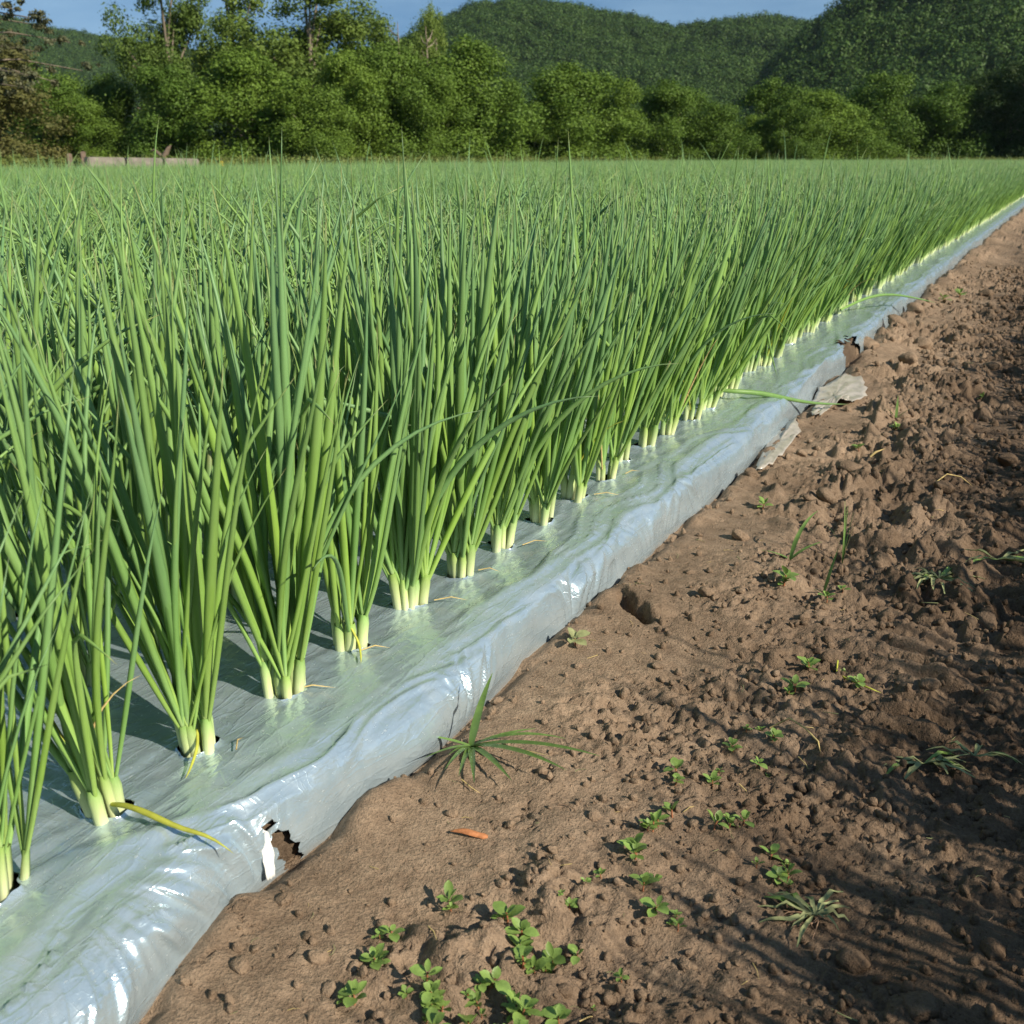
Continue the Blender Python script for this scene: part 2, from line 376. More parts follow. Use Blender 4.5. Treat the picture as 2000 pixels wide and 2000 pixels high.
def bed_mesh(y0, y1, xr_f, xe_f, width, fine, holes):
    ys = [y0]
    while ys[-1] < y1:
        k = (0.0026 if ys[-1] < 2.3 else 0.006) if fine else 0.03
        ys.append(ys[-1] + max(k * 0.9, k * ys[-1]))
    ys = np.array(ys)
    if fine:
        top = np.concatenate([np.linspace(-width, -0.32, 40), np.arange(-0.312, 0.0, 0.0055)])
        side = np.linspace(0, 1, 40)
    else:
        top = np.linspace(-width, 0, 14); side = np.linspace(0, 1, 5)
    rows = []
    xc = xr_f(ys) ; xe = xe_f(ys)
    if fine:
        xc = xc + 0.006 * fbm(ys * 9, ys * 0, 3, 101); 
    nu = 4 + len(top) + len(side) - 1
    X = np.zeros((len(ys), nu)); Z = np.zeros_like(X); SD = np.zeros_like(X)
    lx = np.array([-0.07, -0.05, -0.03, -0.012])
    for i in range(4):
        X[:, i] = xc - width + lx[i]; Z[:, i] = [-0.02, 0.03, 0.07, 0.095][i]
    for i, tx in enumerate(top):
        X[:, 4 + i] = xc + tx
        Z[:, 4 + i] = BED_TOP + 0.004 * sin(pi * (tx + width) / width) - 0.006 * (max(0, 1 + tx / 0.022) ** 2)
    for i, s in enumerate(side[1:]):
        j = 4 + len(top) + i
        X[:, j], Z[:, j] = side_profile(xc, xe, s)
        SD[:, j] = s
    Y = np.repeat(ys[:, None], nu, 1)
    if fine:
        t = SD
        gat = np.clip(fbm(Y * 2.6, Y * 0, 2, 120) + 0.15, 0, 1)
        for yc, wd, am in ((1.14, 0.07, 1.3), (0.60, 0.05, 1.0), (0.71, 0.06, 1.1), (1.52, 0.08, .9), (2.05, .1, .5)):
            gat = gat + am * np.exp(-((Y - yc) / wd) ** 2)
        fan = Y + 0.10 * (t - 0.5) * np.sin(Y * 17)
        fold = (1.1 - 2.2 * np.abs(vnoise(fan * 62, t * 1.2, 130))) + 0.5 * vnoise(fan * 150, t * 1.5, 131)
        X += 0.0050 * fold * gat * np.sin(np.clip(t * 1.25, 0, 1) * pi) 
        X += 0.006 * fbm(Y * 6, t * 2.0, 2, 140) * np.clip(t * 2.5, 0, 1) * (1 - 0.5 * t)
        # creases lengthways along crest and top
        cre = fbm(Y * 4.0 + X * 9, (X - xc[:, None]) * 60 + 2.0 * vnoise(Y * 3, X * 0, 7), 3, 150)
        Z += 0.0020 * cre * (1 - t) * sstep(-0.3, -0.05, X - xc[:, None])
        Z += 0.0028 * fbm(Y * 4, X * 5, 2, 160) * (1 - t)
        Z += 0.0005 * fbm(Y * 60, X * 45, 2, 170) * (1 - t)
        # sharp longitudinal ridges
        rg = np.abs(vnoise(Y * 2.2 + 5, (X - xc[:, None]) * 42 + 1.6 * vnoise(Y * 5, X * 2, 9), 175))
        Z += 0.0055 * (1 - sstep(0, 0.22, rg)) * (1 - t) * sstep(-0.11, -0.02, X - xc[:, None]) * (Y < 8)
    keep = None
    F = grid_faces(len(ys), nu)
    Vv = np.stack([X, Y, Z], -1).reshape(-1, 3)
    cx = Vv[F].mean(1)
    kill = np.zeros(len(F), bool)
    for (hx, hy, hr) in holes:
        sel = np.where((np.abs(Vv[:, 1] - hy) < 0.05) & (np.abs(Vv[:, 0] - hx) < 0.05) & (Vv[:, 2] > 0.08))[0]
        a = np.arctan2(Vv[sel, 1] - hy, Vv[sel, 0] - hx)
        rr = hr * (1 + 0.20 * np.sin(a * 2 + hx * 50 + hy * 31) + 0.12 * np.sin(a * 5 + hy * 80))
        dd = np.hypot(Vv[sel, 0] - hx, Vv[sel, 1] - hy); ins = dd < rr
        flag = np.zeros(len(Vv), bool); flag[sel[ins]] = True
        near = np.where(np.abs(cx[:, 1] - hy) < 0.06)[0]
        kill[near[flag[F[near]].all(1)]] = True
        mv = sel[ins]; sc_ = (rr[ins] / np.maximum(dd[ins], 1e-4))[:, None]
        Vv[mv, :2] = np.array([hx, hy]) + (Vv[mv, :2] - np.array([hx, hy])) * sc_; Vv[mv, 2] += 0.003
    if fine:   # the slit in the side and the ragged gaps further on
        val = np.sqrt(((Vv[:, 1] - 0.768 + (Vv[:, 2] - 0.05) * 0.45) / 0.0125) ** 2 + ((Vv[:, 2] - 0.030) / 0.042) ** 2) * (1 + 0.22 * np.sin(Vv[:, 2] * 330) + 0.10 * np.sin(Vv[:, 2] * 900))
        ins = (val < 1) & (Vv[:, 0] > -0.69)
        kill |= ins[F].all(1)
        yc_ = 0.768 - (Vv[ins, 2] - 0.05) * 0.45; zt_ = (Vv[ins, 2] - 0.030) / 0.042
        m_ = 1 + 0.22 * np.sin(Vv[ins, 2] * 330) + 0.10 * np.sin(Vv[ins, 2] * 900)
        Vv[ins, 1] = yc_ + np.sign(Vv[ins, 1] - yc_) * 0.0125 * np.sqrt(np.maximum(0, 1 / m_ ** 2 - zt_ ** 2))
        rag = 0.05 + 0.03 * np.sin(cx[:, 1] * 37) + 0.02 * np.sin(cx[:, 1] * 91)
        kill |= (cx[:, 1] > 3.90 + 0.05 * np.sin(cx[:, 0] * 170)) & (cx[:, 1] < 4.15 + 0.05 * np.sin(cx[:, 0] * 230 + 1)) & (cx[:, 0] > -0.672 - 0.012 * np.sin(cx[:, 1] * 40) - 0.010 * np.sin(cx[:, 1] * 130))
    F = F[~kill]
    used = np.unique(F); remap = np.full(len(Vv), -1); remap[used] = np.arange(len(used))
    return Vv[used], remap[F]

# plant positions: bed 0 is the one in front, its first row follows the measured line
def bed_rows(b):
    return [(-BED_PITCH * b - ROW_GAP * r) for r in range(NROW)]

plants = []       # x, y, bed, row
prng = np.random.default_rng(3)
FRONT_Y = [.395, .539, .673, .806, .955, 1.103, 1.262, 1.399, 1.547, 1.692, 1.852]
for b in range(0, 13):
    for r, dx in enumerate(bed_rows(b)):
        if b == 0 and r == 0: yy = FRONT_Y + list(np.arange(1.852 + SPACING, 93, SPACING))
        else: yy = list(np.arange(0.25 + prng.uniform(0, SPACING), 93, SPACING))
        for y in yy:
            jit = 0 if (b == 0 and r == 0 and y < 1.9) else 1
            px = float(row_x(y)) + dx + jit * prng.normal(0, 0.008); py = y + jit * prng.normal(0, 0.012)
            a = math.degrees(atan2(-px, py))
            dist = hypot(px, py)
            if -1.0 < a < 54 or dist < 1.3:
                if prng.uniform() < 0.03 and jit and dist > 3: continue
                plants.append((px, py, b, r, dist))

holes0 = [(p[0], p[1], 0.021) for p in plants if p[2] == 0 and p[1] < 9]
Vb, Fb = bed_mesh(0.2, 93, lambda y: np.interp(y, CR_Y, CR_X), lambda y: np.interp(y, ED_Y, ED_X), 1.16, True, holes0)
film = tag(add('plastic_mulch', mesh('plastic_mulch', Vb, Fb, mats=[M_film])), 'shiny silver plastic mulch film over the front onion bed, edge tucked in soil', 'plastic mulch')
for b in range(1, 5):
    Vb, Fb = bed_mesh(0.2, 40, lambda y: np.interp(y, CR_Y, CR_X) - BED_PITCH * b, lambda y: np.interp(y, CR_Y, CR_X) + 0.05 - BED_PITCH * b, 1.16, False, [])
    tag(add('plastic_mulch', mesh('plastic_mulch', Vb, Fb, mats=[M_film])),
        'silver plastic mulch film under the %s onion bed back from the path' % ['second', 'third', 'fourth', 'fifth'][b - 1], 'plastic mulch', 'plastic films over the back beds')
# bed on the far side of the path (casts the shade across the path)
Vb, Fb = bed_mesh(-4, 20, lambda y: 0 * y + 0.7, lambda y: 0 * y + 0.72, 0.02, False, [])
# earth core under the front film, following its side
ys = np.arange(0.2, 12, 0.012); sd_ = np.linspace(0, 1, 12)
xc = np.interp(ys, CR_Y, CR_X) - 0.007; xe = np.interp(ys, ED_Y, ED_X) - 0.006
tx = np.linspace(-1.12, -0.01, 60)
sp_ = [side_profile(xc - .004, xe, q_, .008 - .005 * q_) for q_ in sd_]
XX = np.concatenate([np.repeat((xc - 1.17)[:, None], 1, 1), xc[:, None] + tx[None], np.stack([p_[0] for p_ in sp_], 1)], 1)
ZZ = np.concatenate([np.zeros((len(ys), 1)), np.full((len(ys), 60), 0.083), np.repeat(np.array([p_[1] for p_ in sp_])[None], len(ys), 0)], 1)
YY = np.repeat(ys[:, None], XX.shape[1], 1)
ZZ += 0.003 * fbm(XX * 40, YY * 40, 3, 3); xs2 = XX[0]
tag(add('bed_soil', mesh('bed_soil', np.stack([XX, YY, ZZ], -1).reshape(-1, 3), grid_faces(len(ys), len(xs2)), mats=[M_soild])), kind='structure')

# ------------------------------------------------------------------ onion leaves
def tube(path, radii, sides, flat=1.0):
    """path (n,3) with radii (n,), last point a tip."""
    path = np.asarray(path, float); n = len(path)
    V = []; F = []
    prev = np.array([1.0, 0, 0])
    for i in range(n):
        tdir = path[min(i + 1, n - 1)] - path[max(i - 1, 0)]; tdir /= np.linalg.norm(tdir) + 1e-9
        a = prev - tdir * np.dot(prev, tdir); a /= np.linalg.norm(a) + 1e-9; prev = a
        b = np.cross(tdir, a)
        if i == n - 1 and radii[i] < 1e-5: V.append(path[i]); break
        for k in range(sides):
            an = 2 * pi * k / sides
            V.append(path[i] + radii[i] * (cos(an) * a * flat + sin(an) * b))
    for i in range(n - 1):
        if i == n - 2 and radii[-1] < 1e-5:
            tip = len(V) - 1
            for k in range(sides): F.append((i * sides + k, i * sides + (k + 1) % sides, tip))
        else:
            for k in range(sides):
                k2 = (k + 1) % sides
                F.append((i * sides + k, i * sides + k2, (i + 1) * sides + k2, (i + 1) * sides + k))
    per = np.concatenate([np.full(sides, i) for i in range(n)])[:len(V)]
    return np.array(V), F, per

def leaf_profile(s, rmax):
    r = np.interp(s, [0, 0.04, 0.14, 0.3, 0.5, 0.72, 0.88, 0.96, 1.0], [0.58, 0.66, 0.84, 1.0, 0.95, 0.66, 0.31, 0.11, 0.0])
    return r * rmax

def leaf_geo(L, rmax, b0, curve, wob, kink, sides, n, seed, blunt=False):
    rr = random.Random(seed)
    s = np.linspace(0, 1, n + 1) ** 0.9
    th = b0 * (1 - np.minimum(1, s / 0.25)) + curve * s ** 1.7 + wob * np.sin(s * 5 + rr.uniform(0, 6))
    if kink: th = th + kink[1] * np.clip((s - kink[0]) / .08, 0, 1)
    th = th + 2.5 * wob * s ** 4 * rr.choice((-1, 1)); ph = wob * 0.8 * np.sin(s * 4 + rr.uniform(0, 6))
    pts = [np.zeros(3)]
    for i in range(n):
        ds = L * (s[i + 1] - s[i]); t = (th[i] + th[i + 1]) / 2; p = (ph[i] + ph[i + 1]) / 2
        pts.append(pts[-1] + ds * np.array([sin(t) * cos(p), sin(p), cos(t) * cos(p)]))
    rad = leaf_profile(s, rmax)
    if blunt: rad[-1] = rmax * 0.55; rad[-2] = rmax * 0.7
    V, F, per = tube(pts, rad, sides, 0.82)
    if kink and kink[1] > 0.6:
        pass
    g = 0.17 + 0.83 * s[per]
    return V, F, g

LEAF_SPECS = []
lr = random.Random(21)
for i in range(10): LEAF_SPECS.append(dict(L=0.5, rmax=lr.uniform(.0056, .0086), b0=lr.uniform(.02, .10), curve=lr.uniform(-.06, .10), wob=lr.uniform(.01, .04), kink=None))
for i in range(6): LEAF_SPECS.append(dict(L=0.5, rmax=lr.uniform(.0046, .0070), b0=lr.uniform(.03, .1), curve=lr.uniform(.12, .38), wob=lr.uniform(.02, .06), kink=None))
for i in range(5): LEAF_SPECS.append(dict(L=0.5, rmax=lr.uniform(.0058, .0078), b0=lr.uniform(.05, .15), curve=lr.uniform(.6, 1.5), wob=lr.uniform(.03, .08), kink=None))
for i in range(5): LEAF_SPECS.append(dict(L=0.5, rmax=lr.uniform(.006, .008), b0=.05, curve=lr.uniform(0, .2), wob=.03, kink=(lr.uniform(.4, .75), lr.uniform(.5, 1.5) * lr.choice((-1, 1)))))
LEAF_SPECS.append(dict(L=0.34, rmax=.0085, b0=.06, curve=.05, wob=.02, kink=None, blunt=True))
LEAF_SPECS.append(dict(L=0.30, rmax=.0080, b0=.06, curve=.12, wob=.02, kink=None, blunt=True))
NL = len(LEAF_SPECS)
_lc = {}
def leaf_lib(i, lod):
    if (i, lod) not in _lc:
        sides, n = {0: (8, 13), 1: (6, 8), 2: (4, 5), 3: (3, 4)}[lod]
        _lc[i, lod] = leaf_geo(sides=sides, n=n, seed=100 + i, **LEAF_SPECS[i])
    return _lc[i, lod]
_lm = {}
def leaf_mesh(i):
    if i not in _lm:
        V, F, g = leaf_lib(i, 0); _lm[i] = mesh('leaf', V, F, {'g': g, 'r': np.full(len(V), (i * 0.377) % 1)}, mats=[M_onion])
    return _lm[i]

_dm = {}
def dry_leaf_mesh(i):
    if i not in _dm:
        V, F, g = leaf_lib(i, 1); _dm[i] = mesh('leaf', V, F, mats=[M_yellow if i % 2 else M_straw])
    return _dm[i]

def shank_geo(h, r, sides, n):
    s = np.linspace(0, 1, n + 1)
    rad = r * np.interp(s, [0, .15, .5, .85, 1], [1.05, 1.0, .98, 1.05, .75])
    pts = np.stack([0 * s, 0 * s, -0.02 + (h + 0.02) * s], -1)
    V, F, per = tube(pts, rad, sides)
    g = 0.0 + 0.205 * s[per] ** 1.05
    return V, F, g

def clump_spec(rd, lean_x, floppy, size=1.0, nplants=None, lean_y=0.0):
    ps = []
    npl = nplants or rd.choice((5, 6, 6, 7, 8))
    for k in range(npl):
        a = 2 * pi * (k + rd.uniform(-.3, .3)) / npl; rad = rd.uniform(.009, .023)
        r = rd.uniform(.0052, .0078); h = rd.uniform(.034, .062)
        lean = Vector((0.07 * cos(a) + lean_x + rd.gauss(0, .05), 0.07 * sin(a) + lean_y + rd.gauss(0, .05), 1))
        lv = []
        nl = rd.choice((4, 4, 5, 5, 6)); az = rd.uniform(0, 2 * pi)
        for j in range(nl):
            f = j / (nl - 1)                      # 0 outer ... 1 inner
            u = rd.random()
            c_ = (0.46 - 0.36 * floppy, 0.90 - 0.74 * floppy, 0.94 - 0.25 * floppy, 0.985)
            if u < c_[0]: vi = rd.randrange(0, 10)
            elif u < c_[1]: vi = rd.randrange(10, 16)
            elif u < c_[2]: vi = rd.randrange(16, 21)
            elif u < c_[3]: vi = rd.randrange(21, 26)
            else: vi = rd.randrange(26, NL)
            if f > 0.55 and floppy < .5 and vi >= 16: vi = rd.randrange(0, 10)
            tilt = 0.24 * (1 - f) + 0.04 + rd.uniform(-.05, .07) + 0.12 * floppy * rd.random()
            L = size * (0.74 + 0.28 * f + rd.uniform(-.16, .12)) * (1.12 if rd.random() < .06 else 1) 
            L = min(L, 1.12)
            if f > .35 and rd.random() < (.05 if floppy == 0 else .10): L *= rd.uniform(1.02, 1.10) if floppy == 0 else rd.uniform(1.04, 1.15) if floppy < .5 else rd.uniform(1.1, 1.28); vi = rd.randrange(0, 16)
            lv.append((vi, h * (0.5 + 0.5 * f), az + pi * j + rd.uniform(-.5, .5), tilt, L, rd.uniform(.70, 1.04)))
        ps.append((.85 * rad * cos(a), 1.25 * rad * sin(a), lean, h, r, lv))
    return ps

def lean_matrix(v):
    q = Vector((0, 0, 1)).rotation_difference(v.normalized()); return q.to_matrix().to_4x4()

def clump_mesh(name, spec, lod):
    Vs, Fs, G, Rr = [], [], [], []; off = 0
    for (x, y, lean, h, r, lv) in spec:
        base = Matrix.Translation((x, y, 0)) @ lean_matrix(lean)
        parts = []
        sd, n = {1: (6, 3), 2: (4, 2), 3: (3, 1)}[lod]
        V, F, g = shank_geo(h, r, sd, n); parts.append((base, V, F, g, R.random()))
        for (vi, z0, az, tilt, L, w) in lv:
            V, F, g = leaf_lib(vi, lod)
            m = base @ Matrix.Translation((0, 0, z0)) @ Matrix.Rotation(az, 4, 'Z') @ Matrix.Rotation(tilt, 4, 'Y') @ Matrix.Diagonal((L * w, L * w, L, 1))
            parts.append((m, V, F, g, R.random()))
        for (m, V, F, g, rv) in parts:
            A = np.array(m); Vs.append(V @ A[:3, :3].T + A[:3, 3]); Fs += [tuple(i + off for i in f) for f in F]
            G.append(g); Rr.append(np.full(len(V), rv)); off += len(V)
    return mesh(name, np.concatenate(Vs), Fs, {'g': np.concatenate(G), 'r': np.concatenate(Rr)}, mats=[M_onion])

# which plants are things of their own: the ~300 that show largest
def show_score(p):
    x, y, b, r, d = p
    a = math.degrees(atan2(-x, y))
    if a > 52.5 or a < 0 or (y < 0.35): return 1e9
    return d * (1 + 0.55 * (b * NROW + r))
order = sorted(range(len(plants)), key=lambda i: show_score(plants[i]))
single = set(order[:300]); hero = set(order[:52])

ORD = ['first', 'second', 'third', 'fourth', 'fifth', 'sixth', 'seventh', 'eighth', 'ninth', 'tenth', 'eleventh', 'twelfth', 'thirteenth', 'fourteenth', 'fifteenth', 'sixteenth', 'seventeenth', 'eighteenth', 'nineteenth', 'twentieth']
cr_ = random.Random(77)
front_lib = [clump_mesh('onion_clump', clump_spec(cr_, 0.145, 0.0, 0.98), 1) for _ in range(8)]
back_lib = [clump_mesh('onion_clump', clump_spec(cr_, 0.03, 0.65, 0.95), 1) for _ in range(8)]
far_lib = [clump_mesh('onion_clump', clump_spec(cr_, 0.02, 0.98, 0.97), 1) for _ in range(8)]
hero_roots = {}
front_count = 0
leafy = 0
for i in sorted(single, key=lambda i: (plants[i][2], plants[i][3], plants[i][1])):
    x, y, b, r, d = plants[i]
    first = (b == 0 and r == 0)
    if first:
        front_count += 1
    rd = random.Random(1000 + i)
    z0 = BED_TOP + 0.0
    if first and front_count <= 20:
        label = 'green onion clump, %s from the camera in the row along the shiny plastic edge' % ORD[front_count - 1]; 
    elif first: label = 'distant upright green onion clump in the row along the plastic edge'
    elif b == 0: label = 'green onion clump in the %s row of the front bed, behind the edge row' % ORD[r]
    else: label = 'green onion clump with bent leaf tops in the bed behind the front bed'
    grp = 'onion clumps in the edge row' if first else ('onion clumps in the %s row of the front bed' % ORD[r] if b == 0 else 'onion clumps in the back beds')
    if i in hero:
        root = tag(add('onion_clump', None, loc=(x, y, z0)), label, 'onion plant', grp); root.empty_display_size = 0.05
        hero_roots[i] = root
        lx = min(0.16, -0.11 + 0.095 * y) - 0.12 * max(0, 1 - y) if first else 0.03
        fs, fn = {0: (.94, 6), 1: (1.00, 7), 2: (1.08, 9), 3: (.90, 7), 4: (1.06, 9), 5: (1.04, 8), 6: (1.06, 8), 7: (.98, 7)}.get(front_count - 1, (1.0, None)) if first else (1.0, None)
        if first and y < .62: lx -= .12
        spec = clump_spec(rd, lx, 0.0 if first else 0.4, (fs if first else 0.95) * rd.uniform(.96, 1.05), fn, (-0.14 * max(0, 1.1 - y) - (.10 if y < .62 else 0)) if first else 0.0)
        for (px, py, lean, h, rr_, lv) in spec:
            V, F, g = shank_geo(h, rr_, 10, 5)
            st = add('stem', mesh('stem', V, F, {'g': g, 'r': np.full(len(V), rd.random())}, mats=[M_onion]), root, (px, py, 0), lean_matrix(lean).to_euler())
            for (vi, zz, az, tilt, L, w) in lv:
                e = (Matrix.Rotation(az, 3, 'Z') @ Matrix.Rotation(tilt, 3, 'Y')).to_euler()
                if rd.random() < .035 and tilt > .15:
                    add('leaf', dry_leaf_mesh(rd.randrange(10, 21)), st, (0, 0, zz * .6), e, (L * .5, L * .5, L * .55))['label'] = 'thin dry yellow leaf'
                else: add('leaf', leaf_mesh(vi), st, (0, 0, zz), e, (L * w, L * w, L))
                leafy += 1
    else:
        me = (front_lib if first else far_lib if b or r >= 3 else back_lib)[rd.randrange(8)]
        o = tag(add('onion_clump', me, loc=(x, y, z0), rot=(rd.gauss(0, .05 if first else .12), rd.gauss(0, .05 if first else .12), rd.gauss(0, .45) if first else rd.uniform(0, 6.28)), scale=rd.uniform(.88, 1.12)), label, 'onion plant', grp)

# ------------------------------------------------------------------ scattering (for what nobody could count)
def scatter(name, pts, rots, scl, idx, sources, label=None):
    n = len(pts)
    me = bpy.data.meshes.new(name); me.vertices.add(n)
    me.vertices.foreach_set('co', np.asarray(pts, np.float32).ravel())
    a = me.attributes.new('rot', 'FLOAT_VECTOR', 'POINT'); a.data.foreach_set('vector', np.asarray(rots, np.float32).ravel())
    a = me.attributes.new('scl', 'FLOAT_VECTOR', 'POINT')
    scl = np.asarray(scl, np.float32); scl = np.repeat(scl[:, None], 3, 1) if scl.ndim == 1 else scl
    a.data.foreach_set('vector', np.ascontiguousarray(scl).ravel())
    a = me.attributes.new('idx', 'INT', 'POINT'); a.data.foreach_set('value', np.asarray(idx, np.int32))
    col = bpy.data.collections.new(name + '_kinds')
    for k, sm in enumerate(sources): col.objects.link(bpy.data.objects.new('%s_kind_%02d' % (name, k), sm))
    ng = bpy.data.node_groups.new(name, 'GeometryNodeTree')
    ng.interface.new_socket('Geometry', in_out='INPUT', socket_type='NodeSocketGeometry')
    ng.interface.new_socket('Geometry', in_out='OUTPUT', socket_type='NodeSocketGeometry')
    N, Lk = ng.nodes, ng.links
    gi = N.new('NodeGroupInput'); go = N.new('NodeGroupOutput')
    ci = N.new('GeometryNodeCollectionInfo'); ci.inputs['Collection'].default_value = col
    ci.inputs['Separate Children'].default_value = True; ci.inputs['Reset Children'].default_value = True
    ip = N.new('GeometryNodeInstanceOnPoints'); ip.inputs['Pick Instance'].default_value = True
    def na(nm, ty):
        q = N.new('GeometryNodeInputNamedAttribute'); q.data_type = ty; q.inputs['Name'].default_value = nm; return q.outputs['Attribute']
    e2r = N.new('FunctionNodeEulerToRotation')
    Lk.new(na('rot', 'FLOAT_VECTOR'), e2r.inputs[0]); Lk.new(e2r.outputs[0], ip.inputs['Rotation'])
    Lk.new(na('scl', 'FLOAT_VECTOR'), ip.inputs['Scale']); Lk.new(na('idx', 'INT'), ip.inputs['Instance Index'])
    Lk.new(gi.outputs[0], ip.inputs['Points']); Lk.new(ci.outputs[0], ip.inputs['Instance']); Lk.new(ip.outputs[0], go.inputs[0])
    o = add(name, me); md = o.modifiers.new('scatter', 'NODES'); md.node_group = ng
    return tag(o, label, kind='stuff')

# ---- the rest of the onion field
rest = [plants[i] for i in range(len(plants)) if i not in single]
src, P, Ro, Sc, Ix = [], [], [], [], []
fr2 = [clump_mesh('c', clump_spec(cr_, 0.145, 0.0, 0.98), 2) for _ in range(5)]
bk1 = [clump_mesh('c', clump_spec(cr_, 0.02, 0.98, 0.96), 1) for _ in range(6)]
bk2 = [clump_mesh('c', clump_spec(cr_, 0.02, 0.95, 0.94), 2) for _ in range(6)]
bk3 = [clump_mesh('c', clump_spec(cr_, 0.02, 0.8, 0.84), 3) for _ in range(6)]
src = fr2 + bk1 + bk2 + bk3
for (x, y, b, r, d) in rest:
    if b == 0 and r == 0: k = prng.integers(0, 5); rz = prng.normal(0, .4)
    elif d < 9: k = 5 + prng.integers(0, 6); rz = prng.uniform(0, 6.28)
    elif d < 16: k = 11 + prng.integers(0, 6); rz = prng.uniform(0, 6.28)
    else: k = 17 + prng.integers(0, 6); rz = prng.uniform(0, 6.28)
    P.append((x, y, BED_TOP)); Ro.append((prng.normal(0, .08 if r == 0 and b == 0 else .17), prng.normal(0, .08 if r == 0 and b == 0 else .17), rz)); Sc.append(float(np.clip(prng.normal(.96, .10), .7, 1.22)) if not (b == 0 and r == 0) else prng.uniform(.86, 1.06)); Ix.append(k)
    if d > 16 and not (b == 0 and r == 0): Sc[-1] *= 0.9
scatter('onion_field', P, Ro, Sc, Ix, src, 'green onion crop filling the field behind the nearest rows')
# ---- the bed along the other side of the path
P, Ro, Sc, Ix = [], [], [], []
for r in range(2):
    for y in np.arange(-1.6, 26, SPACING * 1.1):
        P.append((0.76 + ROW_GAP * r + prng.normal(0, .012), y + prng.normal(0, .015), BED_TOP)); Ro.append((prng.normal(0, .05), prng.normal(0, .05), pi + prng.normal(0, .4))); Sc.append(prng.uniform(.88, 1.24)); Ix.append(prng.integers(0, 8))
scatter('opposite_onions', P, Ro, Sc, Ix, [clump_mesh('c', clump_spec(cr_, 0.145, 0.0, 0.98), 1) for _ in range(8)], 'green onion crop along the other side of the soil path')
Vb, Fb = bed_mesh(-2, 26, lambda y: 0 * y + 1.75, lambda y: 0 * y + 1.80, 1.06, False, [])
tag(add('plastic_mulch', mesh('plastic_mulch', Vb, Fb, mats=[M_film])), 'silver plastic mulch film over the bed across the path', 'plastic mulch', 'plastic films over the back beds')

# ------------------------------------------------------------------ hand placed onion leaves lying out over the film
def nearest_hero(x, y):
    return min(hero_roots, key=lambda i: hypot(plants[i][0] - x, plants[i][1] - y) + (10 if plants[i][3] or plants[i][2] else 0))
def lay_leaf(pts, r, mat, base_g=0.3):
    pts = np.array(pts, float)
    n = 14; s = np.linspace(0, 1, len(pts)); q = np.linspace(0, 1, n)
    P = np.stack([np.interp(q, s, pts[:, k]) for k in range(3)], -1)
    for _ in range(3): P[1:-1] = (P[:-2] + 2 * P[1:-1] + P[2:]) / 4
    rad = r * np.interp(q, [0, .1, .4, .8, 1], [.7, .85, 1, .55, 0])
    root = hero_roots[nearest_hero(pts[0][0], pts[0][1])]
    V, F, per = tube(P - np.array(root.location), rad, 7, 0.8)
    o = add('leaf', mesh('leaf', V, F, {'g': base_g + (1 - base_g) * q[per], 'r': np.full(len(V), .2)}, mats=[mat]), root)
    return o
lay_leaf([(-.768, .668, .115), (-.745, .665, .123), (-.715, .668, .118), (-.685, .672, .108), (-.660, .684, .104), (-.636, .690, .084)], .0034, M_yellow)['label'] = 'yellowed leaf drooping over the plastic edge'
lay_leaf([(-.775, .800, .13), (-.765, .788, .118), (-.755, .765, .108), (-.745, .745, .107)], .0022, M_yellow)['label'] = 'thin yellow leaf hanging on the plastic'
lay_leaf([(-.770, 1.085, .14), (-.757, 1.085, .118), (-.745, 1.07, .108), (-.735, 1.055, .107)], .0020, M_yellow)
lay_leaf([(-.775, 2.83, .13), (-.74, 2.84, .128), (-.68, 2.90, .120), (-.62, 3.0, .085), (-.57, 3.12, .055), (-.50, 3.26, .035)], .0070, M_onion)
lay_leaf([(-.78, 4.55, .14), (-.72, 4.75, .17), (-.66, 4.95, .17), (-.58, 5.2, .13), (-.50, 5.45, .08)], .0065, M_onion)
lay_leaf([(-.79, 3.3, .28), (-.76, 3.25, .22), (-.73, 3.20, .16), (-.70, 3.15, .115)], .0045, M_onion)

# ------------------------------------------------------------------ small things on the soil
def zsoil(x, y): return float(soil_h(np.array([[x]]), np.array([[y]]))[0, 0])

def oval_leaf(L, W, fold, droop, n=5):
    V, F = [], []
    for i in range(n + 1):
        s = i / n; w = W * (sin(pi * min(1, s * 0.92 + 0.04)) ** 0.7) * (0.25 if s == 0 else 1) * (0.15 if i == n else 1)
        x = L * s; z = 0.25 * L * s - droop * L * s * s
        V += [(x, -w, z + fold * w), (x, 0, z - 0.1 * fold * w), (x, w, z + fold * w)]
    for i in range(n):
        a = 3 * i; F += [(a, a + 1, a + 4, a + 3), (a + 1, a + 2, a + 5, a + 4)]
    return V, F
LEAFW = [mesh('leaf', *oval_leaf(.018, w, f, d), mats=[M_seed]) for w, f, d in ((.0058, .35, .1), (.0066, .25, .3), (.0048, .45, .0), (.0072, .15, .35))]
STEMW = mesh('stem', *tube([(0, 0, -.006), (0.001, 0, .004), (0, 0, .011)], [.0011, .0010, .0008], 5)[:2], mats=[M_redstem])
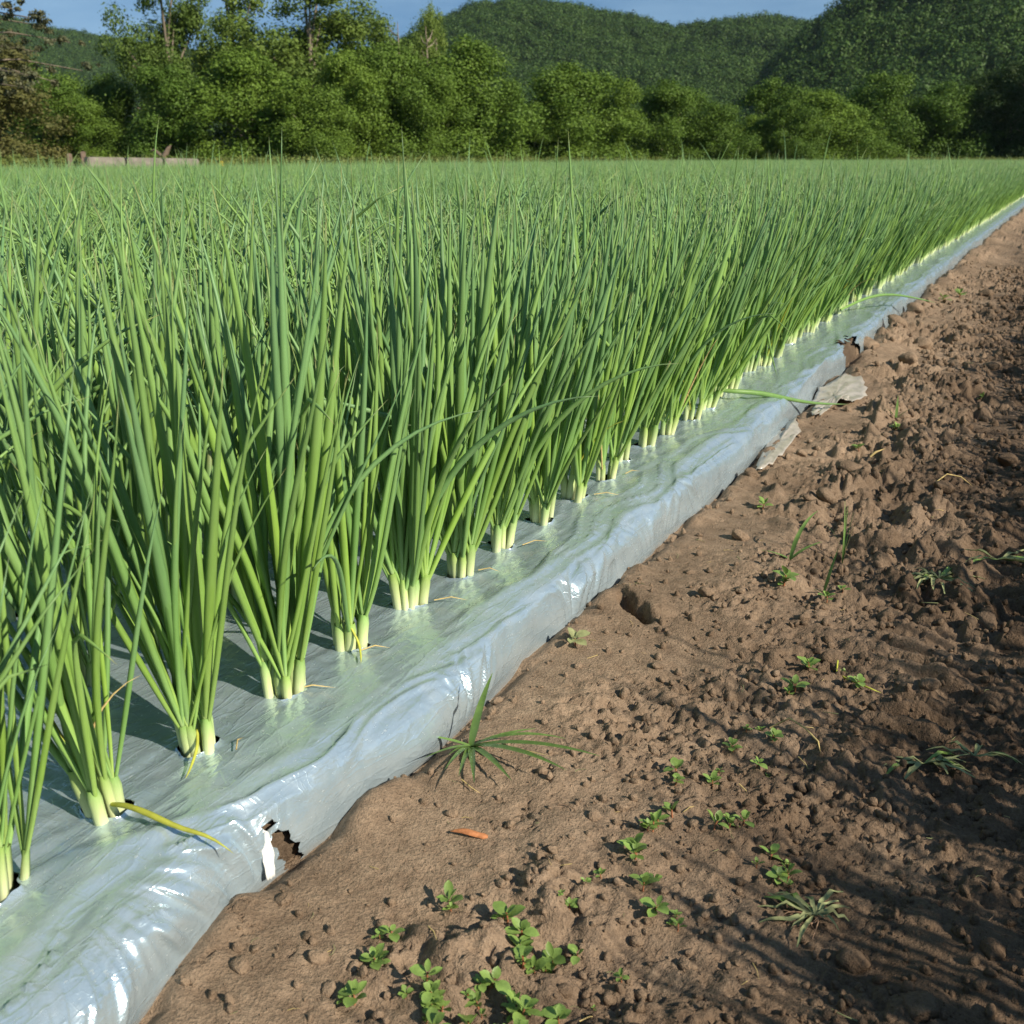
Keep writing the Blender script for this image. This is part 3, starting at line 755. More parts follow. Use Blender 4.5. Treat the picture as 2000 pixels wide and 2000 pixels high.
SEED = [(-0.46, 0.794, 1.3), (-0.402, 0.803, 1.5), (-0.381, 0.793, 1.2), (-0.343, 0.789, 1.4), (-0.361, 0.754, 1.5), (-0.376, 0.723, 1.3), (-0.377, 0.676, 1.6), (-0.398, 0.657, 1.4), (-0.49, 0.731, 1.0), (-0.485, 0.699, 1.15), (-0.478, 0.651, 1.25), (-0.309, 0.72, 1.2), (-0.279, 0.796, 0.7), (-0.325, 1.01, 1.4), (-0.314, 1.048, 1.4), (-0.266, 1.053, 1.3), (-0.241, 1.083, 1.2), (-0.202, 1.048, 1.3), (-0.177, 1.026, 1.2), (-0.303, 0.921, 1.2), (-0.28, 0.89, 1.3), (-0.326, 0.96, 1.5), (-0.34, 1.138, 1.2), (-0.296, 1.144, 1.0), (-0.297, 1.242, 1.1), (-0.257, 1.288, 1.1), (-0.262, 1.437, 1.5), (-0.26, 1.515, 1.5), (-0.282, 1.766, 1.3), (-0.36, 1.794, 2.2), (-0.352, 0.762, 1.0), (-0.362, 3.143, 1.5), (-0.48, 6.347, 3), (-0.521, 5.958, 3), (-0.169, 3.722, 1.6), (-0.501, 2.212, 1.6), (-0.404, 2.799, 1.4), (-0.257, 1.207, .9), (-0.357, 0.854, .8), (-0.347, 0.677, 1.1), (-0.186, 1.014, 1.1), (-0.186, 1.503, 1.2), (-0.347, 0.914, .7), (-0.255, 0.888, .9)]
def weed(name, x, y, s, label, cat, group, mset, rd, nl=None):
    o = tag(add(name, None, loc=(x, y, zsoil(x, y)), rot=(0, 0, rd.uniform(0, 6.28)), scale=s), label, cat, group); o.empty_display_size = .02; o.rotation_euler = (rd.gauss(0, .15), rd.gauss(0, .15), rd.uniform(0, 6.28))
    add('stem', STEMW, o)
    nl = nl or rd.choice((4, 5, 6, 7))
    for k in range(nl):
        az = k * 2.4 + rd.uniform(-.4, .4); inner = k >= nl - 2
        add('leaf', mset[rd.randrange(len(mset))], o, (.001 * cos(az), .001 * sin(az), .006 + .0012 * k), (0, rd.uniform(-.5, .05) - (.5 if inner else 0), az), rd.uniform(.7, 1.0) * (.75 if inner else 1))
    return o
rd = random.Random(9)
SEED += [(-.44 + rd.uniform(0, .13), .655 + rd.uniform(0, .13), rd.uniform(.9, 1.5)) for _ in range(12)]
SEED += [(x + rd.gauss(0, .016), y + rd.gauss(0, .018), s * rd.uniform(.4, .8)) for (x, y, s) in SEED if y < 2 for _ in range(1)]
NAMES = {0: 'two-leaved green seedling standing alone nearest the fallen orange leaf', 8: 'small green seedling with pale leaf tip at left of the weed cluster', 9: 'small bright green seedling below its pale-tipped neighbour', 10: 'green seedling standing alone nearest the plastic edge at the bottom', 29: 'largest broad-leaved weed beside the thin upright grass'}
for i, (x, y, s) in enumerate(SEED):
    if i in NAMES: lb, gp = NAMES[i], 'weed seedlings on the soil path'
    elif y < .9: lb, gp = 'round-leaved green seedling in the cluster on the sunlit soil at the bottom', 'bottom cluster of weed seedlings'
    elif y < 1.35: lb, gp = 'round-leaved green seedling in the patch beside the long leaf shadows', 'middle patch of weed seedlings'
    else: lb, gp = 'small green weed on the cloddy soil further up the path', 'weeds further up the path'
    weed('weed_seedling', x, y, s * 0.80, lb, 'weed', gp, LEAFW, rd)
# a flat yellowing rosette against the film
o = weed('weed_seedling', -.583, 1.395, 1.5, 'flattened yellow-green weed on smooth soil beside the plastic', 'weed', None, [mesh('leaf', *oval_leaf(.018, .006, .2, .3), mats=[M_wilt])], rd, 6)

def blade(L, w, arch, az0, tw, n=8):
    V, F = [], []; p = np.zeros(3); th = az0
    for i in range(n + 1):
        s = i / n; ww = w * (1 - s ** 2.2) * (0.6 + 0.4 * min(1, s * 5)) + 0.0002
        side = np.array([0, cos(tw * s), sin(tw * s)])
        V += [tuple(p - side * ww + np.array([0, 0, ww * .4])), tuple(p), tuple(p + side * ww + np.array([0, 0, ww * .4]))]
        t = th + arch * s; p = p + L / n * np.array([sin(t), 0, cos(t)])
    for i in range(n):
        a = 3 * i; F += [(a, a + 1, a + 4, a + 3), (a + 1, a + 2, a + 5, a + 4)]
    return V, F
def grass_tuft(x, y, label, blades, group=None, name='grass_weed'):
    o = tag(add(name, None, loc=(x, y, zsoil(x, y))), label, 'weed', group); o.empty_display_size = .03
    for (az, L, w, start, arch, tw, m) in blades:
        V, F = blade(L, w, arch, start, tw); add('blade', mesh('blade', V, F, mats=[m]), o, (0, 0, .002), (0, 0, radians(az)))
    return o
# azimuths are world angles: image right is about 26 degrees, image up is about 116
grass_tuft(-.580, 1.060, 'splayed green grass weed rooted at the plastic edge, blades fanning over soil', [
    (80, .095, .0060, .35, .35, .2, M_grassw), (205, .085, .0034, 1.25, .25, .3, M_grassw), (262, .10, .0042, 1.15, .3, .4, M_grassw),
    (300, .150, .0044, 1.2, .27, .3, M_grassw), (316, .155, .0044, 1.2, .27, .3, M_grassw), (283, .115, .0042, 1.15, .32, .3, M_grassw), (334, .190, .0046, 1.12, .38, .4, M_grassw),
    (348, .20, .0042, 1.12, .38, .4, M_grassw), (5, .13, .0036, 1.0, .65, .3, M_grassw), (24, .085, .0030, 1.1, .35, .3, M_grassw),
    (292, .125, .0036, 1.2, .27, .3, M_grassw), (352, .12, .0016, 1.25, .26, 0, M_straw), (270, .06, .0028, 1.1, .4, .2, M_grassw)])
grass_tuft(-.30, 2.016, 'thin upright wispy grass weed on the path near the tyre prints', [(120, .12, .0016, .05, .2, 0, M_grassw), (100, .11, .0014, .12, .1, 0, M_grassw), (200, .10, .0014, .1, .9, 0, M_grassw), (30, .09, .0014, .15, .15, 0, M_straw), (60, .10, .0012, .1, .2, 0, M_grassw)])
grass_tuft(-.38, 1.929, 'arching broad-bladed grass weed between clods', [(70, .12, .0045, .3, 1.2, .3, M_grassw), (40, .07, .004, .9, .5, .2, M_grassw), (200, .06, .004, 1.1, .4, .2, M_grassw)])
grass_tuft(-.302, 1.851, 'single slanting pale grass blade weed above the small seedlings', [(60, .085, .0035, .3, .1, .3, M_grassw), (250, .04, .003, 1.0, .3, .2, M_grassw)])
grass_tuft(-.374, 3.244, 'small bright grass tuft casting shadow near the torn plastic scrap', [(100, .07, .004, .2, .2, .2, M_grassw), (20, .05, .003, .7, .3, .2, M_grassw), (220, .05, .004, .6, .4, .2, M_grassw)])

def wilted(x, y, n, spread, label, roots=True, ang=None):
    o = tag(add('wilted_weed', None, loc=(x, y, zsoil(x, y) + .004)), label, 'weed', None); o.empty_display_size = .03
    for k in range(n):
        az = rd.uniform(0, 2 * pi) if ang is None else ang + rd.gauss(0, .5) + (pi if rd.random() < .4 else 0)
        L = rd.uniform(.025, .065) * spread
        pts = [(0, 0, .004)]; c = rd.uniform(-.8, .8)
        for i in range(1, 7):
            s = i / 6; a = az + c * s; pts.append((pts[-1][0] + L / 6 * cos(a), pts[-1][1] + L / 6 * sin(a), max(.002, .003 + .010 * sin(pi * s) * rd.uniform(.3, 1))))
        P = np.array(pts); V, F = [], []
        w0 = rd.uniform(.0018, .0050) * (spread ** .5)
        for i in range(7):
            s = i / 6; t = P[min(i + 1, 6)] - P[max(i - 1, 0)]; nrm = np.array([-t[1], t[0], 0]); nrm /= np.linalg.norm(nrm) + 1e-9
            ww = w0 * (.25 + .75 * sin(pi * min(1, s * .9 + .05)) ** 1.5) * rd.uniform(.6, 1.1); cu = ww * rd.uniform(.2, 1.2)
            V += [tuple(P[i] - nrm * ww + np.array([0, 0, cu])), tuple(P[i]), tuple(P[i] + nrm * ww + np.array([0, 0, cu]))]
        for i in range(6):
            a = 3 * i; F += [(a, a + 1, a + 4, a + 3), (a + 1, a + 2, a + 5, a + 4)]
        add('leaf', mesh('leaf', V, F, mats=[M_wilt if rd.random() < .8 else M_seed]), o)
    if roots:
        for k in range(12):
            az = -2.1 + rd.gauss(0, .45); L = rd.uniform(.02, .05); pts = [(0.004 * k % .02 - .01, 0, .004)]
            for i in range(4): az += rd.gauss(0, .3); pts.append((pts[-1][0] + L / 4 * cos(az), pts[-1][1] + L / 4 * sin(az), .004 + rd.uniform(-.001, .003)))
            V, F, _ = tube(pts, [.0007, .0006, .0005, .0004, 0.0], 4); add('root', mesh('root', V, F, mats=[M_root]), o)
    return o
wilted(-.137, .968, 15, 1.0, 'pulled wilted weed with curled grey-green leaves and bare roots on the path')
wilted(-.074, 1.325, 20, 1.1, 'heap of limp straw-green wilted stems lying on the tyre prints', False, 0.35)
wilted(-.018, 1.367, 8, 1.0, 'dark wilted weed at the right end of the limp stems', False, 0.4)
wilted(-.125, 1.966, 26, 1.3, 'crushed wilted weed strewn in yellowish bits across the path', False, 0.3)
wilted(-.037, 2.083, 10, 1.5, 'long limp wilted weed trailing to the shaded side', False, 0.3)

# orange leaf, straws
def curl_leaf(L, W):
    V, F = [], []; n = 9
    for i in range(n + 1):
        s = i / n; w = W * (sin(pi * min(1, s * .85 + .02)) ** .8 if i < n else .45) * (1.4 if i == n - 1 else 1)
        for k in range(6):
            a = -0.2 + k / 5 * 3.6; V.append((L * (s - .5), w * cos(a), w * sin(a) * .8 + .001 + .002 * sin(s * 5)))
    for i in range(n):
        for k in range(5): F.append((i * 6 + k, i * 6 + k + 1, i * 6 + 7 + k, i * 6 + 6 + k))
    return V, F
tag(add('fallen_leaf', mesh('fallen_leaf', *curl_leaf(.042, .0042), mats=[M_orange]), loc=(-.497, .902, zsoil(-.497, .902) + .003), rot=(0, 0, radians(16))), 'curled orange dead leaf lying on smooth soil below the grass weed', 'leaf')
def straw(pts, r, label, m=M_straw, nm='straw'):
    P = np.array([(x, y, zsoil(x, y) + .004 + dz) for x, y, dz in pts]); c = P[0].copy()
    V, F, _ = tube(P - c, [r] * (len(P) - 1) + [0.0], 5)
    return tag(add(nm, mesh(nm, V, F, mats=[m]), loc=tuple(c)), label, 'straw')
straw([(-.268, 1.318, 0), (-.245, 1.325, .012), (-.222, 1.315, .014), (-.200, 1.290, .006), (-.192, 1.27, 0)], .0013, 'pale curved straw arching over dark clods on the path')
straw([(-.225, 1.56, .004), (-.222, 1.54, .002), (-.20, 1.51, 0), (-.17, 1.50, 0), (-.150, 1.49, 0)], .0014, 'yellow hooked stem lying on soil above the long curved straw', M_yellow)
straw([(-.345, 2.58, .05), (-.335, 2.585, .056), (-.315, 2.60, .058)], .0028, 'short pale straw stuck on the large dark clod')
straw([(-.20, 2.63, 0), (-.18, 2.66, .01), (-.15, 2.67, .012), (-.12, 2.65, 0)], .0014, 'thin pale grass stem curling on soil right of the large clod')
straw([(-.552, .985, 0), (-.535, .978, .002), (-.520, .975, 0)], .0008, 'tiny straw on smooth soil left of the grass weed')

for i, (x_, y_, a_, l_) in enumerate([(-.735, 1.29, .5, .05), (-.742, 1.10, .7, .04), (-.74, 1.42, .3, .035), (-.73, 1.57, .9, .05), (-.748, .97, .6, .06), (-.725, 1.88, .4, .05), (-.735, 2.05, 1.0, .04), (-.742, .83, 1.9, .03)]):
    z_ = BED_TOP + .006
    V, F, _ = tube([(-l_ / 2, 0, .001), (0, .004, .004), (l_ / 2, 0, 0)], [.0009, .0009, 0.0], 5)
    tag(add('straw', mesh('straw', V, F, mats=[M_straw]), loc=(x_, y_, z_), rot=(0, 0, a_)), 'dry straw-coloured onion scrap lying on the silver film near the edge row bases', 'straw', 'dry scraps on the film')
n = 420
cxx = prng.uniform(-.6, .15, n); cyy = .5 + 5 * prng.random(n) ** 1.8; czz = soil_h(cxx[:, None], cyy[:, None])[:, 0]
V1, F1, _ = tube([(-1, 0, 0), (0, .12, .1), (1, 0, 0)], [.06, .05, .02], 4); V2, F2, _ = tube([(-1, 0, 0), (-.2, .3, .15), (.6, .1, .1), (1, -.3, 0)], [.05, .05, .04, .02], 4)
scatter('chaff', np.stack([cxx, cyy, czz + .0015], -1), np.stack([prng.normal(0, .2, n), prng.normal(0, .2, n), prng.uniform(0, 6.28, n)], -1), .004 + .010 * prng.random(n) ** 2, prng.integers(0, 3, n), [mesh('c', V1, F1, mats=[M_straw]), mesh('c', V2, F2, mats=[M_wilt]), mesh('c', V2, F2, mats=[M_root])], 'bits of dry chaff and root scattered over the soil')
# torn film scraps
def scrap(name, pts, m, label, cat, parent=None, thick=.0008, crump=.006):
    pts = np.array(pts, float); n = len(pts); K = 6; c = pts.mean(0); ring = []
    for i in range(n):
        for k in range(K): ring.append(pts[i] + (pts[(i + 1) % n] - pts[i]) * k / K)
    ring = np.array(ring) - c; N_ = len(ring); q_ = np.random.default_rng(n * 7 + len(name))
    ring[:, :2] *= (1 + 0.06 * q_.normal(size=N_))[:, None]
    V = [np.zeros(3)]; RG = 7
    for j in range(1, RG + 1): V += list(ring * j / RG)
    V = np.array(V); V[:, 2] += crump * fbm((V[:, 0] + c[0]) * 45, (V[:, 1] + c[1]) * 45, 3, 5) + crump * .5 * np.abs(vnoise((V[:, 0] + V[:, 1]) * 70, V[:, 1] * 10, 4))
    F = [(0, 1 + i, 1 + (i + 1) % N_) for i in range(N_)]
    for j in range(RG - 1):
        for i in range(N_): F.append((1 + j * N_ + i, 1 + (j + 1) * N_ + i, 1 + (j + 1) * N_ + (i + 1) % N_, 1 + j * N_ + (i + 1) % N_))
    o = add(name, mesh(name, V, F, mats=[m]), parent, tuple(c if parent is None else c - np.array(parent.location)))
    so = o.modifiers.new('thick', 'SOLIDIFY'); so.thickness = thick
    if parent is None: tag(o, label, cat)
    return o
def zz(x, y, d): return (x, y, zsoil(x, y) + d)
scrap('plastic_scrap', [zz(-.632, 3.44, .016), zz(-.598, 3.66, .022), zz(-.540, 3.66, .020), zz(-.490, 3.46, .014), zz(-.505, 3.28, .016), zz(-.536, 3.36, .026), zz(-.548, 3.24, .016), zz(-.560, 3.08, .010), zz(-.585, 3.06, .008), zz(-.600, 3.22, .010), zz(-.628, 3.28, .012)], M_scrap, 'torn dusty plastic scrap with ragged pale edge lying under a fallen onion leaf', 'plastic scrap', None, .0005, .0035)
scrap('plastic_scrap', [zz(-.628, 2.98, .016), zz(-.604, 3.00, .014), zz(-.566, 2.86, .011), zz(-.556, 2.62, .007), zz(-.572, 2.42, .006), zz(-.602, 2.58, .010), zz(-.622, 2.76, .013)], M_scrap, 'brown-dusted clear plastic flap lying on soil below the film edge', 'plastic scrap', None, .0005, .003)
fl = scrap('torn_flap', [(-.657, .748, .072), (-.649, .754, .068), (-.640, .750, .050), (-.634, .742, .026), (-.637, .733, .024), (-.645, .738, .048)], M_white, None, None, film, .0006, .002)
fl['label'] = 'white torn flap at the slit in the plastic side'

# clods
def clod_mesh(seed, sub=3):
    import bmesh
    bm = bmesh.new(); bmesh.ops.create_icosphere(bm, subdivisions=sub, radius=1)
    V = np.array([v.co[:] for v in bm.verts]); F = [tuple(v.index for v in f.verts) for f in bm.faces]; bm.free()
    q = np.random.default_rng(seed)
    for _ in range(9):
        nrm = q.normal(size=3); nrm /= np.linalg.norm(nrm); lim = q.uniform(.55, .85)
        dd = V @ nrm; V = V - np.where(dd > lim, (dd - lim) * .85, 0)[:, None] * nrm
    V = V * (1 + 0.10 * fbm(V[:, 0] * 3 + V[:, 2] * 2, V[:, 1] * 3 - V[:, 2], 3, seed)[:, None])
    return mesh('soil_clod', V * np.array([1, .8, .62]), F, mats=[M_soil])
CLM = [clod_mesh(400 + i) for i in range(7)]
CL = [(-0.379, 2.55, .055), (-.665, 4.17, .05), (-.66, 3.98, .04), (-0.395, 2.36, .04), (-0.467, 4.57, .07), (-0.59, 4.805, .06), (-0.600, 2.886, .03), (-0.494, 2.003, .028), (-0.361, 1.767, .022), (-0.462, 1.666, .02), (-0.191, 4.32, .05), (-0.063, 2.915, .045), (-0.18, 2.6, .03), (-0.035, 1.803, .03), (-0.093, 1.526, .022), (-0.36, 3.279, .03), (-0.093, 0.925, .022), (-0.024, 0.875, .024), (0.03, 0.994, .022), (-0.231, 0.849, .012), (-0.534, 0.675, .013), (-0.585, 0.627, .014), (-0.605, 0.718, .012), (-0.506, 0.651, .012), (-0.391, 1.002, .012), (-0.406, 0.918, .012), (-0.455, 1.404, .012), (-0.522, 1.77, .014), (-0.453, 4.075, .05), (-0.62, 4.3, .06), (-0.362, 6.546, .06), (-0.359, 5.25, .05), (-0.243, 1.569, .02), (-0.188, 1.776, .022), (-0.407, 0.868, .010), (-0.525, 2.687, .025), (-0.575, 2.4, .025), (-0.6, 5.477, .06)]
LBL = {0: 'largest dark-sided clod on the path with a short straw on top', 3: 'rounded soil clod just below the largest clod', 4: 'upright soil clod by the far stretch of plastic edge', 11: 'soil clod on the shaded right side beyond the tyre prints', 13: 'soil clod in the shade at the right edge of the path', 18: 'soil clod in deep shade at the bottom right corner', 21: 'soil clod beside the plastic at the bottom left'}
for i, (x, y, s) in enumerate(CL):
    lb = LBL.get(i) or ('small brown soil clod on the near sunlit path' if y < 1.45 else 'brown soil clod on the rough middle stretch of the path' if y < 3.3 else 'brown soil clod along the far stretch of the path')
    gp = None if i in LBL else ('near soil clods' if y < 1.45 else 'middle soil clods' if y < 3.3 else 'far soil clods')
    tag(add('soil_clod', CLM[i % 7], loc=(x, y, zsoil(x, y) + s * .15), rot=(rd.gauss(0, .3), rd.gauss(0, .3), rd.uniform(0, 6)), scale=s * .8), lb, 'soil clod', gp)
# crumbs
n = 26000
cx = prng.uniform(-.62, .2, n); cy = 0.45 + 8 * prng.random(n) ** 2.2
dens = 0.25 + 0.75 * sstep(0.12, 0.3, cx + .62) ; cx, cy = cx[prng.random(n) < dens], cy[:]
m_ = min(len(cx), len(cy)); cx, cy = cx[:m_], cy[prng.permutation(n)[:m_]]
cz = soil_h(cx[:, None], cy[:, None])[:, 0]
cs = 0.0011 + 0.0075 * prng.random(m_) ** 5 * np.minimum(2.5, .7 + cy * .35)
scatter('soil_crumbs', np.stack([cx, cy, cz + cs * .25], -1), prng.uniform(0, 6.28, (m_, 3)), cs, prng.integers(0, 7, m_), [clod_mesh(500 + i, 2) for i in range(7)], 'loose soil crumbs scattered on the path')

# ------------------------------------------------------------------ trees
def leaf_cloud(centers, radii, n, size, seed, shell=0.55, flat=1.0, tumble=0.6):
    q = np.random.default_rng(seed); centers = np.asarray(centers, float); radii = np.asarray(radii, float)
    w = radii ** 2; w = w / w.sum(); li = q.choice(len(centers), n, p=w)
    dirs = q.normal(size=(n, 3)); dirs /= np.linalg.norm(dirs, axis=1)[:, None]
    rr = (shell + (1 - shell) * q.random(n)) * (1 + 0.22 * q.normal(size=n))
    pos = centers[li] + dirs * (radii[li] * rr)[:, None] * np.array([1, 1, flat])
    # leaf sprays: two joined triangles making a bent diamond, facing mostly outwards
    nrm = dirs + tumble * q.normal(size=(n, 3)); nrm[:, 2] += 0.25; nrm /= np.linalg.norm(nrm, axis=1)[:, None]
    t = np.cross(nrm, q.normal(size=(n, 3))); t /= np.linalg.norm(t, axis=1)[:, None]; b = np.cross(nrm, t)
    s = size * q.uniform(.5, 1.3, n)[:, None]
    V = np.stack([pos - t * s, pos + b * s * .55, pos + t * s, pos - b * s * .55 + nrm * s * .3], 1).reshape(-1, 3)
    F = np.arange(4 * n).reshape(-1, 4)
    lobe = q.random(len(centers))[li]
    r = np.clip(0.55 * lobe + 0.45 * q.random(n), 0, 1)
    return V, F, np.repeat(r, 4)

def tree_shape(kind, seed):
    """unit tree: height about 1, crown radius about 'rad'; returns crown lobes and limbs."""
    q = random.Random(seed); lobes, rads, limbs = [], [], []
    if kind in ('round', 'dark', 'reddish'):
        for k in range(34):
            a = q.uniform(0, 2 * pi); z = q.uniform(.08, .93); prof = sin(pi * min(1, (z * .92 + .10))) ** .55
            rr = .36 * prof * q.uniform(.35, 1.12); lobes.append((rr * cos(a), rr * sin(a), z)); rads.append(q.choice((.05, .07, .10, .13, .15)) * (1.15 - .3 * z))
        for zc in (.12, .28, .45, .6, .75): lobes.append((q.gauss(0, .05), q.gauss(0, .05), zc)); rads.append(.19)
        for k in range(9): a = k * .7; lobes.append((.27 * cos(a), .27 * sin(a), q.uniform(.02, .14))); rads.append(.12)
        lobes.append((0, 0, .95)); rads.append(.07); tr = .5
    else:
        for k in range(16):
            a = q.uniform(0, 2 * pi); z = q.uniform(.06, .55); d = q.uniform(.03, .22); lobes.append((d * cos(a), d * sin(a), z)); rads.append(q.uniform(.06, .12))
        nb = 8 if kind == 'open' else 12
        for k in range(nb):
            a = q.uniform(0, 2 * pi); z = q.uniform(.40, 1.0); d = q.uniform(.05, .27) * (1.25 - .6 * z)
            c = (d * cos(a), d * sin(a), z); 
            limbs.append(((0, 0, max(.15, z - .35)), c))
            for j in range(5 if kind == 'open' else 7):
                lobes.append((c[0] + q.gauss(0, .065), c[1] + q.gauss(0, .065), c[2] + q.gauss(0, .055))); rads.append(q.uniform(.035, .075) if kind == 'open' else q.uniform(.05, .095))
        tr = .85
    for k in range(6):
        a = q.uniform(0, 2 * pi); z = q.uniform(.3, .7); limbs.append(((0, 0, z * .6), (.2 * cos(a), .2 * sin(a), z)))
    return lobes, rads, limbs, tr

crown_cache = {}
def make_tree(name, x, y, H, rad, kind, label, cat='tree', group=None, seed=0):
    wide = {'round': .40, 'dark': .40, 'reddish': .40, 'tall': .30, 'open': .28}[kind]
    v = seed % (4 if kind == 'round' else 2); key = (kind, v)
    if key not in crown_cache:
        lobes, rads, limbs, tr = tree_shape(kind, 900 + 31 * v + len(kind))
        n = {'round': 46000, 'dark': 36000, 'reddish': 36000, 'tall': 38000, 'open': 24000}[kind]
        mt = {'round': M_fol, 'dark': M_folshade, 'reddish': M_folred, 'tall': M_folcot, 'open': M_folcot}[kind]
        V, F, r = leaf_cloud(lobes, rads, n, .0108 if kind in ('round', 'dark', 'reddish') else .0086, 50 + v, .5, 1.0, .5)
        crown = mesh('crown', V, F, {'r': r}, mats=[mt])
        Vs, Fs, off = [], [], 0
        trunkp = [(0, 0, -.03), (.01, .005, .2), (-.006, .01, .45), (.01, 0, tr)]
        for pts, r0 in [(trunkp, .022)] + [([np.array(a), (np.array(a) + np.array(b)) / 2 + np.array([0, 0, .03]), np.array(b)], .009) for a, b in limbs]:
            k = len(pts); V2, F2, _ = tube(pts, list(np.linspace(r0, r0 * .3, k)), 6); Vs.append(V2); Fs += [tuple(i + off for i in f) for f in F2]; off += len(V2)
        crown_cache[key] = (crown, mesh('trunk', np.concatenate(Vs), Fs, mats=[M_bark]))
    c, tk = crown_cache[key]
    q = random.Random(seed)
    o = tag(add(name, None, loc=(x, y, -.09), rot=(0, 0, q.uniform(0, 6.28))), label, cat, group)
    sxy = rad / wide
    add('crown', c, o, scale=(sxy, sxy, H)); add('trunk', tk, o, scale=((sxy + H) / 2,) * 2 + (H,))
    return o
TREES = [(-48.7, 40.6, 6.3, 3.5, 'reddish', 'rust-tinted dull tree standing at the far left edge of the tree line'), (-52.4, 47.7, 4.9, 2.7, 'round', None), (-60.5, 53.8, 6.4, 3.4, 'round', None), (-50.9, 50.7, 5.3, 2.6, 'round', None), (-46.4, 44.0, 3.7, 1.8, 'round', 'low round bush-like tree above the two wooden posts'),
 (-46.4, 50.7, 10.5, 2.5, 'tall', 'tall airy pale green tree, leftmost of the tall ones'), (-47.1, 57.1, 12.3, 2.9, 'open', 'tall open-crowned tree with bare branches showing against the sky'), (-41.7, 57.5, 10.6, 3.9, 'tall', 'tall broad airy tree right of the bare-branched tree'), (-40.6, 62.5, 8.7, 2.6, 'tall', 'mid-height airy tree at the right end of the tall group'), (-46.9, 77.2, 9.7, 2.7, 'tall', None),
 (-41.9, 46.2, 5.2, 2.6, 'round', None), (-38.6, 47.9, 5.9, 3.0, 'round', None), (-34.8, 47.5, 4.4, 2.1, 'round', None), (-36.3, 53.5, 6.2, 2.4, 'round', None), (-35.3, 56.2, 6.7, 2.7, 'round', None), (-42.0, 72.9, 10.1, 1.5, 'tall', 'narrow pale tree poking up behind the big rounded tree by the hill'),
 (-33.5, 61.5, 7.4, 3.7, 'round', 'big rounded bright green tree left of the gap before the hill'), (-33.6, 57.0, 5.4, 2.3, 'round', None), (-32.2, 64.4, 5.3, 1.8, 'round', None), (-30.3, 69.8, 6.5, 3.9, 'round', 'wide rounded tree just right of the gap below the hilltop'), (-31.4, 67.0, 4.0, 1.9, 'round', None), (-29.1, 74.8, 5.8, 2.4, 'round', None),
 (-27.5, 80.1, 6.0, 3.0, 'round', None), (-24.2, 81.7, 4.5, 2.8, 'round', None), (-29.2, 91.5, 6.1, 2.9, 'round', None), (-22.2, 91.6, 6.6, 2.9, 'round', None), (-22.7, 86.9, 3.8, 2.2, 'round', None), (-18.2, 91.4, 5.6, 3.9, 'round', None), (-19.4, 86.3, 4.7, 2.2, 'round', None), (-16.9, 107.6, 7.9, 4.0, 'round', None), (-17.0, 96.4, 4.7, 2.9, 'round', None),
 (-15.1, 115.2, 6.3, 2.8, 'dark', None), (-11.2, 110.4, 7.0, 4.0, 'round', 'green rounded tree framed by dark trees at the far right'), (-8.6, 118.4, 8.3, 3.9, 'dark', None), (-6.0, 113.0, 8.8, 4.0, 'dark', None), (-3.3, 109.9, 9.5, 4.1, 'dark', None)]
TREE_LABELS = {1: 'low green tree just right of the dull rust-tinted tree', 2: 'green tree rising behind the low one next to the dull rust-tinted tree', 3: 'green tree left of the leftmost tall airy tree, hiding the foot of the far ridge',
 9: 'faint tall tree far behind the big rounded tree left of the hill gap', 10: 'rounded green tree at the foot of the leftmost tall airy tree', 11: 'rounded green tree below the bare-branched open tree', 12: 'low rounded green tree below the broad airy tree',
 13: 'rounded green tree under the right side of the broad airy tree', 14: 'rounded green tree below the bare dead treetops', 17: 'lower rounded tree tucked in front of the biggest rounded tree', 18: 'small rounded tree at the right foot of the biggest rounded tree', 20: 'low tree filling the gap below the hilltop',
 21: 'rounded tree overlapping the right side of the wide rounded tree', 22: 'rounded tree midway along the right-hand line with a shadowed left side', 23: 'low wide tree in front of the dip of the ridge', 24: 'tree behind the low wide tree under the dip of the ridge', 25: 'rounded tree standing clear against the foot of the steep right hill',
 26: 'lowest bushy tree in the right-hand line', 27: 'broad low rounded tree in front of the steep right hill', 28: 'low tree left of the broad low rounded one', 29: 'tallest bright rounded tree in front of the steep right hill', 30: 'low tree in front of the tallest bright tree at right', 31: 'dark shaded tree filling the gap right of the tallest bright tree',
 33: 'dark shaded tree right of the last bright tree', 34: 'dark tree at the right edge of the picture', 35: 'large dark tree cut by the right edge behind the end of the onion rows'}
for i, (x, y, H, rad, kind, lb) in enumerate(TREES):
    lb = lb or TREE_LABELS.get(i)
    left = x < -34
    deflt = {'dark': 'dark shaded tree at the right end of the tree line', 'tall': 'tall airy tree behind the left tree line'}.get(kind) or ('rounded green tree in the lower front of the left tree line' if left else 'rounded green tree in the right-hand tree line at the foot of the hills')
    gp = {'dark': 'dark trees on the right'}.get(kind) or ('left tree line' if left else 'right tree line')
    make_tree('tree', x, y, H * 1.02, rad * 1.12, kind, lb or deflt, 'tree', gp, seed=i * 5 + 1 + i // 4)

